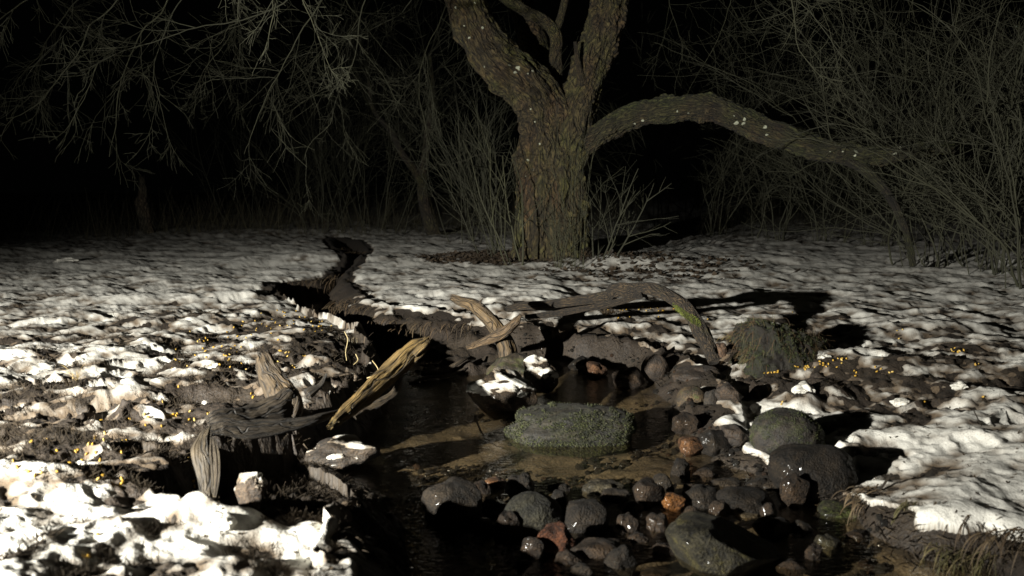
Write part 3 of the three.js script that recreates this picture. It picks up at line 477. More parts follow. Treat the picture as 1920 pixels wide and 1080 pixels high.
  const tw = [new Twigs(), new Twigs()], r = rng(91);
  for (const [x, y] of [[735, 250], [700, 205], [690, 150], [802, 240], [812, 180], [806, 100], [752, 285], [808, 140]]) for (let i = 0; i < 3; i++) grow(tw, r, at(x, y, sd).sub(sb), V(r() * 2 - 1, 0.7, r() - 0.5), 0.9, 0.006, 0, O({ color: dark, kids: [6, 4] }));
  const b = part('branches', tw[0].build(), M.twig, tr); b.name = 'branch'; part('twigs', tw[1].build(), M.twig, tr).userData.kind = 'stuff';
  // faint pale stub far left
  const pb = foot(272, 437), pd = -pb.z, pst = thing('broken_stump', 'pale broken stub barely visible at the far left', 'stump', pb);
  part('trunk', around(limb([at(282, 440, pd), at(272, 410, pd), at(266, 385, pd), at(268, 360, pd), at(265, 332, pd)], [9, 10, 11, 8, 5].map((w) => w / 1662 * pd), { rad: 18, len: 40, rough: 0.2, seed: 61, ragged: 0.05, tint: barkTint(61, [0.11, 0.1, 0.075], () => -0.3) }), pb), M.bark, pst);
}
// ---------------------------------------------------------------- fallen wood
const woodTint = (seed, a, b, moss = 0, green = [0.09, 0.11, 0.02]) => (p, out, t, an, c) => {
  const n = fbm3(p.x * 14 + seed, p.y * 14, p.z * 14, 3, 0.6), e = n3(p.x * 60, p.y * 60 + seed, p.z * 60), k = clamp(0.5 + 1.3 * n), m = moss ? clamp(moss + 1.5 * fbm3(p.x * 9 - seed, p.y * 9, p.z * 9, 3)) : 0, z = 1 + 0.3 * e;
  for (let i = 0; i < 3; i++) c[i] = lerp(lerp(a[i], b[i], k) * z, green[i], m);
};
const px = (w, d) => w / 1662 * d;
function log(parent, origin, name, rows, o, label) {   // rows: reading x, y, distance, width
  const g = limb(rows.map(([x, y, d]) => at(x, y, d)), rows.map(([, , d, w]) => px(w / 2, d) * (o.slim ?? 1)), { rad: 32, len: 140, rough: 0.14, fine: 0.03, grain: 0.12, knots: 0.15, tileU: 1, tileV: 0.35, ...o });
  return part(name, around(g, origin), o.material ?? M.wood, parent, label);
}
{
  const o1 = onTop(1335, 668), g = thing('fallen_branch', 'thick dark branch arching over the right bank, its foot among stones', 'branch', o1);
  const t = woodTint(1, [0.05, 0.036, 0.021], [0.085, 0.06, 0.034], -0.35);
  const arch = log(g, o1, 'stem', [[952, 580, 3.82, 14], [975, 575, 3.78, 18], [1030, 571, 3.66, 20], [1090, 563, 3.55, 22], [1140, 554, 3.45, 25], [1152, 545, 3.42, 30], [1185, 543, 3.36, 30], [1215, 541, 3.3, 28], [1250, 553, 3.2, 29], [1285, 577, 3.1, 31], [1306, 605, 3.0, 33], [1321, 635, 2.93, 36], [1334, 664, 2.88, 30], [1338, 680, 2.86, 24]], { seed: 71, len: 200, rad: 36, rough: 0.13, fine: 0.05, grain: 0.05, knots: 0.2, slim: 0.84, material: M.bark, tileU: 1, tileV: 0.3, tint: t });
  log(g, o1, 'side_branch', [[1205, 552, 3.3, 12], [1160, 566, 3.34, 13], [1090, 580, 3.4, 12], [1030, 590, 3.44, 11], [985, 594, 3.46, 8]], { seed: 72, len: 90, material: M.bark, tileV: 0.3, tint: t });
  const mg = new Blades(), r = rng(5), ray = new THREE.Raycaster(); scene.updateMatrixWorld(true);
  for (let i = 0; i < 900; i++) { const x = 1262 + 45 * r() + 8 * r(), y = 566 + (x - 1262) * 0.7 + 14 * r(); ray.set(EYE, sight(x, y).normalize()); const h = ray.intersectObject(arch)[0]; if (!h) continue; const k = 0.6 + 0.8 * r(); mg.add(h.point.clone().sub(o1), h.face.normal.clone().add(V(r() - 0.5, r() - 0.2, r() - 0.5).multiplyScalar(0.9)), 0.004 + 0.004 * r(), 0.0022, 0.6, [0.1 * k, 0.12 * k, 0.015 * k], 2); }
  part('moss', mg.build(), M.moss, g).userData.kind = 'stuff';
}
{
  const o = gp(955, 672, WATER), g = thing('forked_branch', 'broken forked branch with pale bare tip standing at the water', 'branch', o);
  const t = woodTint(2, [0.17, 0.115, 0.05], [0.075, 0.053, 0.028], -0.25);
  log(g, o, 'stem', [[846, 558, 3.25, 12], [862, 564, 3.24, 18], [888, 573, 3.22, 24], [912, 592, 3.2, 27], [932, 618, 3.18, 29], [946, 645, 3.16, 31], [956, 684, 3.14, 34]], { seed: 81, len: 130, rad: 32, rough: 0.13, fine: 0.035, ragged: 0.015, tint: t });
  log(g, o, 'side_branch', [[977, 590, 3.1, 7], [966, 604, 3.1, 16], [945, 622, 3.1, 20], [918, 636, 3.12, 17], [895, 645, 3.14, 13], [876, 652, 3.16, 8]], { seed: 82, len: 80, rad: 24, rough: 0.15, tint: woodTint(3, [0.1, 0.07, 0.04], [0.15, 0.1, 0.05]) });
  log(g, o, 'splinter', [[905, 574, 3.2, 8], [900, 568, 3.2, 5], [905, 560, 3.2, 2]], { seed: 83, len: 20, rad: 10, tint: t });
  const st = stoneGeometry(33, 0.1, 0.055, 0.07, { detail: 16, color: [0.06, 0.045, 0.025], moss: 0.5, mossColor: [0.07, 0.08, 0.018], lump: 0.25 }); const m = part('root_wad', st, M.stone, g); m.position.copy(at(965, 692, 3.12)).sub(o);
}
{
  const o = gp(640, 800, WATER), g = thing('rotten_log', 'yellowish splintered log leaning out of the dark water', 'log', o);
  const t = woodTint(5, [0.3, 0.205, 0.07], [0.16, 0.115, 0.045], -0.15, [0.14, 0.15, 0.03]);
  log(g, o, 'stem', [[802, 636, 2.26, 12], [782, 652, 2.24, 30], [752, 680, 2.2, 38], [720, 710, 2.15, 40], [690, 738, 2.09, 36], [660, 764, 2.03, 30], [632, 788, 1.97, 20], [622, 797, 1.95, 12]], { seed: 91, len: 170, rad: 36, rough: 0.16, fine: 0.03, flat: 0.7, ragged: 0.03, tileU: 1, tileV: 0.5, tint: t });
  for (const [x, y, x2, y2, s] of [[796, 648, 806, 640, 1], [786, 668, 806, 652, 2], [770, 684, 792, 668, 3]]) log(g, o, 'splinter', [[x - 20, y + 18, 2.21, 12], [x, y, 2.22, 10], [x2, y2, 2.23, 3]], { seed: 92 + s, len: 20, rad: 10, tint: t });
  log(g, o, 'lower_branch', [[752, 700, 2.46, 10], [740, 735, 2.44, 14], [714, 754, 2.4, 16], [684, 770, 2.36, 14], [664, 786, 2.3, 10]], { seed: 97, len: 70, rad: 18, rough: 0.18, tint: woodTint(6, [0.075, 0.058, 0.035], [0.1, 0.075, 0.045]) });
}
{
  const o = onTop(560, 775), g = thing('driftwood_stump', 'weathered driftwood with an upright stub and hollow shell on the left bank', 'driftwood', o);
  const t = woodTint(7, [0.09, 0.063, 0.032], [0.045, 0.034, 0.02]), dk = woodTint(8, [0.035, 0.027, 0.018], [0.06, 0.047, 0.03]);
  log(g, o, 'stub', [[494, 668, 2.12, 30], [500, 690, 2.1, 38], [512, 712, 2.08, 46], [530, 738, 2.05, 54], [545, 760, 2.02, 50], [540, 785, 2.0, 40]], { seed: 101, len: 110, rad: 36, rough: 0.14, fine: 0.03, ragged: 0.03, tint: t });
  log(g, o, 'root', [[548, 746, 2.02, 48], [522, 766, 1.98, 48], [480, 778, 1.94, 42], [440, 783, 1.9, 36], [405, 785, 1.87, 30], [388, 792, 1.86, 20]], { seed: 102, len: 110, rad: 30, rough: 0.2, fine: 0.03, flat: 0.6, tint: dk });
  log(g, o, 'shell', [[640, 772, 2.05, 12], [590, 788, 1.98, 20], [530, 800, 1.93, 28], [470, 804, 1.89, 36], [420, 800, 1.86, 36], [392, 806, 1.84, 26]], { seed: 103, len: 110, rad: 26, rough: 0.22, flat: 0.5, tint: dk });
  log(g, o, 'splinter', [[575, 740, 2.02, 22], [600, 722, 2.04, 10], [612, 700, 2.05, 4]], { seed: 104, len: 24, rad: 12, tint: dk });
  // upright slab of split wood at the near end
  const rows = [[392, 800, 1.72, 8], [384, 818, 1.7, 20], [381, 845, 1.67, 36], [387, 880, 1.65, 38], [391, 915, 1.63, 34], [393, 945, 1.615, 28], [393, 966, 1.61, 26]];
  log(g, o, 'slab', rows, { seed: 105, len: 140, rad: 40, rough: 0.14, fine: 0.02, grain: 0.2, flat: 0.45, tileU: 1, tileV: 0.35, tint: woodTint(9, [0.095, 0.074, 0.044], [0.055, 0.043, 0.026]) });
  for (const [dx, w, s] of [[18, 7, 1], [26, 5, 2], [10, 6, 3]]) log(g, o, 'splinter', [[392 + dx * 0.4, 820, 1.69, w * 0.6], [386 + dx * 0.9, 850, 1.655, w], [390 + dx * 0.8, 890, 1.635, w], [392 + dx * 0.5, 930, 1.62, w * 0.6]], { seed: 106 + s, len: 50, rad: 10, rough: 0.15, flat: 0.6, tint: woodTint(9 + s, [0.14, 0.11, 0.065], [0.09, 0.07, 0.045]) });
}
{ // loose sticks
  const stick = (label, rows, seed, cat = 'stick') => { const o = at(rows[0][0], rows[0][1], rows[0][2]), g = limb(rows.map(([x, y, d]) => at(x, y, d)), rows.map(([, , d, w]) => px(w / 2, d)), { rad: 10, len: 40, rough: 0.15, seed, tint: woodTint(seed, [0.07, 0.052, 0.034], [0.1, 0.075, 0.045]) }); const m = solo('dead_stick', around(g, o), M.wood, label, cat, 'dead sticks lying about'); m.position.copy(o); };
  stick('crooked dark sticks caught in the water behind the leaning log', [[790, 700, 3.1, 10], [830, 696, 3.12, 9], [860, 680, 3.15, 8], [880, 668, 3.2, 5]], 201);
  stick('thin dark stick under the crooked one behind the leaning log', [[768, 720, 3.0, 6], [800, 708, 3.05, 7], [842, 704, 3.1, 6], [872, 690, 3.15, 4]], 202);
  stick('thin dark twig trailing in the water left of the mossy long stone', [[890, 780, 2.56, 3], [905, 815, 2.5, 4], [925, 835, 2.42, 4], [945, 842, 2.38, 3]], 203);
  stick('small dark stick poking out of the snow right of the willow shadow', [[1482, 516, 5.5, 4], [1492, 510, 5.55, 4], [1500, 504, 5.6, 3]], 204);
  stick('small curved stick on the snow beyond the tussock', [[1600, 590, 3.9, 4], [1625, 584, 3.95, 4], [1655, 584, 3.98, 3]], 205);
  stick('dark twig sticking up from the smooth snow on the right', [[1825, 768, 2.12, 2], [1832, 782, 2.1, 2.4], [1840, 798, 2.06, 2.4]], 206);
  stick('dark stick lying down the right bank face beside the grass', [[1672, 888, 1.83, 5], [1652, 915, 1.82, 5], [1626, 950, 1.8, 3]], 207);
}
// ---------------------------------------------------------------- stones
const STONE = { dark: [0.0165, 0.0125, 0.008], grey: [0.028, 0.0215, 0.014], tan: [0.075, 0.053, 0.026], red: [0.075, 0.027, 0.01], orange: [0.17, 0.075, 0.018], brown: [0.03, 0.02, 0.0115], pale: [0.2, 0.17, 0.12], pink: [0.18, 0.09, 0.06] };
function stone(label, x, y, w, h, level, color, o = {}) {   // reading of the middle, width and height, level it stands on
  const b = gp(x, y + h / 2, level), d = -b.z + px(w, -b.z) * 0.32, c = at(x, y, d), rx = px(w / 2, d), rz = rx * (o.deep ?? 0.85), dep = Math.atan2(EYE.y - c.y, d), hh = px(h / 2, d);
  const ry = (o.sink ?? 1.12) * Math.sqrt(Math.max(hh * hh - (rz * Math.sin(dep)) ** 2, (0.45 * hh) ** 2)) / Math.cos(dep) * (o.tall ?? 1.08);
  const g = stoneGeometry(x * 0.37 + y, rx * 1.04, ry, rz, { detail: w > 90 ? 30 : w > 45 ? 20 : 12, color, stain: color.map((k, i) => k * [1.7, 1.45, 1.15][i]), ...o });
  const m = solo('stone', g, o.dry ? M.stone : M.wetStone, label, 'stone', o.group ?? 'stones in and beside the brook');
  m.position.copy(c); m.position.y -= ry * 0.1; if (o.turn) m.rotation.y = o.turn; if (o.tilt) m.rotation.z = o.tilt;
  return m;
}
const tuft = new THREE.BufferGeometry();   // one moss shoot: three crossed leaflets
{ const B = new Blades(); for (let i = 0; i < 3; i++) B.add(V(0, 0, 0), V(Math.cos(i * 2.1) * 0.5, 1, Math.sin(i * 2.1) * 0.5), 1, 0.42, 0.5, [1, 1, 1], 2); tuft.copy(B.build()); }
function mossOn(m, n, seed, size, tints, where) {
  const p = m.geometry.attributes.position, nn = m.geometry.attributes.normal, mk = m.geometry.userData.moss, r = rng(seed), list = [], up = V(0, 1, 0);
  for (let k = 0; k < n * 6 && list.length < n; k++) { const i = (r() * p.count) | 0; if (mk[i] < 0.25 + 0.4 * r()) continue; const a = V(0, 0, 0).fromBufferAttribute(p, i), b = V(0, 0, 0).fromBufferAttribute(nn, i); if (where && !where(a, b)) continue; a.add(V(r() - 0.5, r() - 0.5, r() - 0.5).multiplyScalar(size * 0.8)); b.add(V(r() - 0.5, r() - 0.5, r() - 0.5).multiplyScalar(0.9)).normalize(); const t = tints[(r() * tints.length) | 0], z = 0.6 + 0.7 * r(); list.push([a, new THREE.Quaternion().setFromUnitVectors(up, b), size * (0.6 + 0.8 * r()), t.map((v) => v * z)]); }
  crowd('moss', tuft, M.moss, m, list);
}
{
  const W = WATER, S = STONE;
  const long = stone('long mossy boulder lying across the stream', 1072, 802, 222, 80, W, [0.028, 0.023, 0.011], { facets: 2, sharp: 0.75, deep: 0.55, moss: 0.75, mossColor: [0.022, 0.024, 0.01], lump: 0.2, tall: 1.22, detail: 44, box: 2.15, dry: true });
  mossOn(long, 9000, 3, 0.0048, [[0.045, 0.052, 0.012], [0.026, 0.029, 0.011], [0.05, 0.048, 0.024], [0.016, 0.018, 0.009]], (a, b) => b.y < 0.7 || n3(a.x * 30, a.y * 30, a.z * 30) > 0.3);
  const round = stone('big round mossy boulder at the edge of the right-hand snow', 1474, 812, 142, 88, W + 0.03, S.grey, { facets: 1, dry: true, moss: 0.5, mossColor: [0.04, 0.045, 0.014], lump: 0.08, detail: 34 });
  mossOn(round, 1800, 4, 0.0026, [[0.045, 0.053, 0.014], [0.03, 0.036, 0.012]]);
  stone('big dark wet boulder in front of the round mossy one', 1526, 884, 164, 104, W, S.dark, { facets: 2, lump: 0.1, detail: 34, tilt: -0.15 });
  stone('smooth tan pebble stone by the right shore', 1297, 748, 60, 48, W + 0.01, S.tan, { facets: 0, dry: true, lump: 0.06, moss: 0.1 });
  stone('upright round brown stone on the muddy right shore', 1228, 688, 50, 44, W + 0.02, S.brown.map((v) => v * 1.4), { facets: 0, dry: true, lump: 0.08 });
  stone('flat dark brown stone left of the round one on the shore', 1180, 708, 62, 36, W, S.brown, { facets: 2 });
  stone('reddish stone at the foot of the muddy bank', 1116, 693, 44, 30, W, [0.1, 0.055, 0.03], { facets: 2, tilt: -0.3 });
  stone('dark flat stone left of the reddish stone under the bank', 1090, 682, 44, 26, W, S.dark, { facets: 3 });
  stone('small brown stone in the shadow below the forked branch', 1026, 655, 34, 34, W, S.brown, { facets: 1 });
  stone('squarish wet stone below the tan pebble stone', 1285, 795, 54, 40, W, S.brown, { facets: 4, sharp: 0.8 });
  stone('orange brown stone half under water by the right shore', 1296, 836, 44, 34, W, [0.1, 0.05, 0.02], { facets: 3 });
  stone('dark hollow-sided stone left of the round mossy boulder', 1342, 832, 62, 46, W, S.dark, { facets: 2 });
  stone('brown speckled stone above the dark one by the round boulder', 1378, 812, 56, 38, W + 0.03, S.brown, { facets: 2, dry: true });
  stone('narrow upright stone beside the tan pebble stone', 1334, 752, 26, 40, W + 0.02, S.grey, { facets: 3, dry: true });
  stone('mud coloured stone in the snow right of the tan pebble stone', 1366, 738, 50, 36, W + 0.05, S.brown.map((v) => v * 1.3), { facets: 2, dry: true });
  stone('flat brown rock under the snow above the tan pebble stone', 1310, 704, 110, 36, W + 0.04, S.brown.map((v) => v * 1.2), { facets: 3, dry: true, deep: 0.6 });
  stone('small pinkish stone at the foot of the arching branch', 1352, 657, 26, 28, -0.06, [0.12, 0.075, 0.045], { facets: 1, dry: true });
  stone('large pointed dark stone, leftmost in the foreground water', 850, 946, 116, 92, W - 0.01, S.grey, { facets: 5, sharp: 0.85, lump: 0.14, detail: 32 });
  stone('small upright dark stone behind the foreground stones', 976, 912, 48, 46, W, S.dark, { facets: 2 });
  stone('smooth dark green stone in the middle of the foreground stones', 1002, 966, 112, 84, W - 0.01, [0.022, 0.022, 0.015], { facets: 1, lump: 0.08, detail: 28 });
  stone('faceted dark stone right of the smooth dark green one', 1096, 968, 88, 76, W - 0.01, S.dark, { facets: 6, sharp: 0.9, lump: 0.12, detail: 28 });
  stone('glistening wet stone between the pointed and the smooth stone', 952, 988, 60, 56, W - 0.01, S.brown.map((v) => v * 0.8), { facets: 6, lump: 0.3 });
  stone('rust red stone near the bottom of the picture', 1040, 1016, 68, 62, W - 0.01, S.red, { facets: 5, sharp: 0.85 });
  stone('dark wet stone left of the rust red stone', 1000, 1032, 44, 50, W - 0.01, S.brown, { facets: 5, lump: 0.25 });
  stone('brown flat stone right of the rust red stone', 1118, 1030, 112, 50, W - 0.01, S.brown, { facets: 3 });
  stone('shiny black stone at the bottom edge of the stream', 1163, 1050, 60, 52, W - 0.01, S.dark, { facets: 4, lump: 0.22 });
  stone('rough wet brown stone in the row of the foreground', 1212, 922, 54, 50, W, S.brown, { facets: 6, lump: 0.28 });
  stone('small bright orange stone in the row of the foreground', 1262, 940, 42, 32, W, S.orange, { facets: 3, lump: 0.25 });
  stone('brown stone below the small bright orange one', 1234, 984, 46, 40, W - 0.01, S.brown, { facets: 4 });
  stone('glinting dark stone right of the small bright orange one', 1318, 930, 66, 42, W, S.dark, { facets: 5, lump: 0.2 });
  stone('low dark stone with grass stalk under the large dark boulder', 1396, 936, 104, 54, W, S.dark, { facets: 4, lump: 0.14 });
  stone('small brown stone on top end of the big angular stone', 1298, 968, 42, 34, W + 0.01, S.brown.map((v) => v * 1.3), { facets: 2 });
  stone('big angular greenish stone in front at the right', 1352, 1022, 216, 112, W - 0.01, [0.034, 0.032, 0.02], { facets: 8, sharp: 0.9, lump: 0.12, detail: 40, moss: 0.3, mossColor: [0.065, 0.058, 0.018], tilt: -0.18 });
  stone('shiny brown stone tucked below the large dark boulder', 1490, 922, 52, 58, W, S.brown.map((v) => v * 1.2), { facets: 2 });
  stone('sunken greenish stone at the foot of the right bank', 1580, 962, 92, 48, W - 0.02, [0.035, 0.035, 0.018], { facets: 2, moss: 0.5 });
  stone('flat sunken stone in the sandy shallows', 1130, 918, 74, 40, W - 0.015, [0.045, 0.04, 0.025], { facets: 2 });
  stone('sunken orange brown stone behind the pointed stone', 932, 908, 52, 26, W - 0.012, [0.1, 0.052, 0.024], { facets: 2 });
  stone('tiny pale pebble at the waterline by the round mossy boulder', 1348, 862, 14, 7, W, S.pale, { facets: 1, group: 'pebbles at the waterline' });
  stone('small tan pebble at the waterline by the round mossy boulder', 1404, 868, 28, 14, W, S.tan, { facets: 1, group: 'pebbles at the waterline' });
  stone('tiny pink pebble at the waterline by the large dark boulder', 1432, 874, 15, 9, W, S.pink, { facets: 1, group: 'pebbles at the waterline' });
  stone('small greenish pebble at the waterline left of the tan one', 1375, 864, 26, 10, W, S.grey, { facets: 1, group: 'pebbles at the waterline' });
  stone('sunken square stone near the lower right of the stream', 1556, 1022, 52, 42, W - 0.02, [0.036, 0.033, 0.017], { facets: 5 });
  stone('dark low stone below the stalk under the large boulder', 1450, 990, 70, 40, W - 0.01, S.dark, { facets: 3 });
  stone('pale bit of stone between the foreground stones', 1400, 966, 40, 16, W - 0.004, [0.1, 0.08, 0.046], { facets: 3 });
  stone('dark stone caught at the top of the foreground row', 1050, 915, 40, 20, W - 0.006, S.dark, { facets: 3 });
  const rr = rng(19);
  for (const [x, y] of [[905, 985], [925, 950], [1050, 985], [1065, 1050], [980, 1060], [1145, 1000], [1180, 950], [1170, 985], [1195, 1010], [1245, 1030], [1240, 905], [1290, 915], [1360, 905], [1350, 955], [1440, 905], [1440, 960], [1500, 985], [1520, 1040], [1480, 1060], [1090, 1070], [1225, 1070], [1600, 1000], [1420, 905], [1040, 935], [1150, 925], [890, 915], [1275, 880], [1320, 890]])
    stone('small dark wet stone wedged between the larger stones of the foreground', x + 8 * rr(), y + 8 * rr(), 34 + 36 * rr(), 24 + 20 * rr(), W - 0.012, [S.dark, S.brown, S.grey, S.brown][(rr() * 4) | 0], { facets: 5, sharp: 0.85, lump: 0.24, group: 'small stones wedged in the foreground of the brook' });
  // two snow-covered hummocks standing in the stream
  const cap = (host, h0, seed, amp = 1.5) => {   // snow lying on the upward faces of a stone, as a thin shell with its own edge
    const g = host.geometry.clone(), p = g.attributes.position, n = g.attributes.normal, c = g.attributes.color, keep = [], ok = [], I = g.index.array;
    for (let i = 0; i < p.count; i++) { const a = V(0, 0, 0).fromBufferAttribute(p, i), b = fbm3(a.x * 13 + seed, a.y * 26, a.z * 13, 3, 0.55), m = n.getY(i) + amp * b + 0.25 * n.getZ(i) * 0 - h0; const t = m > 0 ? 0.005 * (1 - Math.exp(-m * 3)) : -0.003; ok[i] = m > -0.25; p.setXYZ(i, a.x + n.getX(i) * t, a.y + n.getY(i) * t + Math.max(0, t) * 0.5, a.z + n.getZ(i) * t); const k = clamp(0.15 + 1.6 * b + 1.2 * m); c.setXYZ(i, lerp(0.16, 0.78, k), lerp(0.12, 0.78, k), lerp(0.08, 0.75, k)); }
    for (let i = 0; i < I.length; i += 3) if (ok[I[i]] && ok[I[i + 1]] && ok[I[i + 2]]) keep.push(I[i], I[i + 1], I[i + 2]);
    g.setIndex(keep); g.computeVertexNormals(); part('snow_cap', g, M.snow, host);
  };
  const isl = stone('earthy hummock under thin snow in midstream', 945, 736, 132, 78, W, [0.05, 0.037, 0.024], { facets: 4, lump: 0.22, detail: 34, deep: 0.8, group: 'snowy hummocks in the brook' }); isl.name = 'hummock'; cap(isl, 0.62, 1);
  const is2 = stone('small leaning hummock with snow on its top beside the other', 1012, 700, 64, 58, W, [0.06, 0.045, 0.03], { facets: 4, lump: 0.25, detail: 26, group: 'snowy hummocks in the brook' }); is2.name = 'hummock_001'; cap(is2, 0.4, 5);
  const is3 = stone('low hummock with a lit snowy crest right of the driftwood', 640, 850, 130, 50, -0.11, [0.045, 0.033, 0.021], { facets: 0, lump: 0.3, detail: 30, deep: 0.7, group: 'snowy hummocks in the brook', dry: true }); is3.name = 'hummock_002'; cap(is3, 0.8, 3, 1.1);
  const clod = stone('frozen clod of mud and snow standing beside the driftwood slab', 470, 918, 56, 66, -0.04, [0.07, 0.05, 0.032], { facets: 5, lump: 0.22, dry: true, detail: 26, group: 'clods' }); clod.name = 'mud_clod'; cap(clod, 0.2, 9);
  // lumps of snow lying loose
  const lump = (label, x, y, w, h) => { const b = onTop(x, y + h / 2), d = -b.z, g = stoneGeometry(x + y * 0.3, px(w / 2, d), px(h / 2, d) * 0.75, px(w / 2, d) * 0.9, { detail: 22, facets: 1, sharp: 0.5, lump: 0.34, color: [0.74, 0.74, 0.71], stain: [0.6, 0.57, 0.51] }); const m = solo('snow_lump', g, M.snow, label, 'snow lump', 'lumps of snow'); m.position.set(b.x, b.y + px(h / 2, d) * 0.12, b.z); };
  lump('bright snow lump below the row of maize on the right bank', 1508, 718, 44, 34); lump('snow lump at the left foot of the grass tussock', 1412, 678, 26, 22); lump('snow lump in the middle of the tussock foot', 1442, 676, 28, 24); lump('snow lump at the right foot of the grass tussock', 1500, 670, 30, 26); lump('small snow lump beyond the right foot of the tussock', 1548, 664, 22, 18); lump('snow lump resting on the smooth snow far right', 1690, 745, 36, 24); lump('snow lump beside the top of the twig on the right', 1800, 715, 30, 24); lump('small round snow lump in the left hollow', 384, 736, 12, 9); lump('snow lump at the foot of the driftwood slab', 420, 962, 46, 40); lump('snow lump left of the driftwood slab', 362, 878, 24, 22); lump('low snow hump far off at the left', 125, 482, 44, 20);

  // gravel on the bed and along the shore: nobody could count it
  const gv = stoneGeometry(5, 1, 0.65, 0.85, { detail: 3, facets: 3, lump: 0.25, color: [1, 1, 1], stain: [0.8, 0.75, 0.65] }), r = rng(88), list = [];
  for (let i = 0; i < 60000 && list.length < 1800; i++) { const X = 760 + 900 * r(), Y = 660 + 420 * r(), p = gp(X, Y, WATER), l = land(p.x, -p.z); if (l.f < 0.25 || (n2(p.x * 3.2, p.z * 3.2) < 0.05 && l.f > 0.8) || r() > 0.6) continue; const k = 0.5 + r(), t = r(), c = t < 0.6 ? [0.04, 0.03, 0.02] : t < 0.85 ? [0.06, 0.055, 0.045] : [0.11, 0.06, 0.03]; p.y = l.h + 0.002; list.push([p, new THREE.Quaternion().setFromEuler(new THREE.Euler(r(), r() * 6, r())), 0.003 + 0.012 * r() * r(), c.map((v) => v * k)]); }
  crowd('gravel', gv, M.wetStone, scene, list).userData.label = 'gravel on the bed and shore of the brook';
}
// ---------------------------------------------------------------- tussock, grass, stalks, litter, maize
{
  const o = onTop(1462, 668), d = -o.z, g = thing('grass_tussock', 'tall mossy grass tussock beside the arching branch', 'tussock', o), r = rng(12);
  const rx = px(80, d), geo = stoneGeometry(77, rx, 0.128, rx * 0.8, { detail: 40, facets: 3, lump: 0.3, box: 3, color: [0.02, 0.015, 0.009], stain: [0.03, 0.022, 0.011], moss: 0.7, mossColor: [0.02, 0.025, 0.008] });
  { const p = geo.attributes.position; for (let i = 0; i < p.count; i++) { const a = V(0, 0, 0).fromBufferAttribute(p, i), k = 1 + 0.22 * fbm3(a.x * 26, a.y * 26, a.z * 26, 3, 0.6); p.setXYZ(i, a.x * k, a.y * k, a.z * k); } geo.computeVertexNormals(); }
  const m = part('soil_mound', geo, M.mud, g); m.position.y = -0.005;
  mossOn(m, 2600, 8, 0.0055, [[0.036, 0.046, 0.01], [0.022, 0.028, 0.008], [0.04, 0.04, 0.014]], (a) => a.y > -0.05);
  const B = new Blades(), gp0 = geo.attributes.position, gn = geo.attributes.normal;
  for (let i = 0; i < 5000; i++) { const j = (r() * gp0.count) | 0, a = V(0, 0, 0).fromBufferAttribute(gp0, j), n = V(0, 0, 0).fromBufferAttribute(gn, j); if (a.y < 0.0) continue; const side = clamp(Math.abs(a.x) / rx), keep = side > 0.5 ? 0.45 : 0.16; if (r() > keep) continue; const k = 0.4 + r(), c = r() < 0.6 ? [0.075 * k, 0.043 * k, 0.018 * k] : [0.06 * k, 0.05 * k, 0.018 * k]; n.add(V((r() - 0.5) * 1.8, r() * 0.7 - 0.2, (r() - 0.5) * 1.8)); B.add(a.add(V(0, -0.007, 0)), n, 0.02 + 0.05 * r(), 0.002, 0.8 + 2 * r(), c, 5); }
  part('dead_grass', B.build(), M.grass, g).userData.kind = 'stuff';
}
function grassTuft(label, x, y, n, len, hue, seed, o = {}) {
  const b = o.base ?? onTop(x, y), g = thing('grass_tuft', label, 'grass', b, o.group ?? 'grass tufts on the banks'), B = new Blades(), r = rng(seed);
  for (let i = 0; i < n; i++) { const a = (o.face ?? 1.57) + (r() - 0.5) * (o.fan ?? 2.6), k = 0.6 + 0.7 * r(), c = hue[(r() * hue.length) | 0]; B.add(V((r() - 0.5) * (o.wide ?? 0.05), r() * 0.01, (r() - 0.5) * (o.wide ?? 0.05)), V(Math.cos(a), (o.rise ?? 0.5) * (0.5 + r()), Math.sin(a)), len * (0.5 + 0.7 * r()), o.blade ?? 0.0032, o.sag ?? 2.6, c.map((v) => v * k), 6); }
  part('blade', B.build(), M.grass, g).userData.kind = 'stuff'; g.children[0].name = 'blades';
}
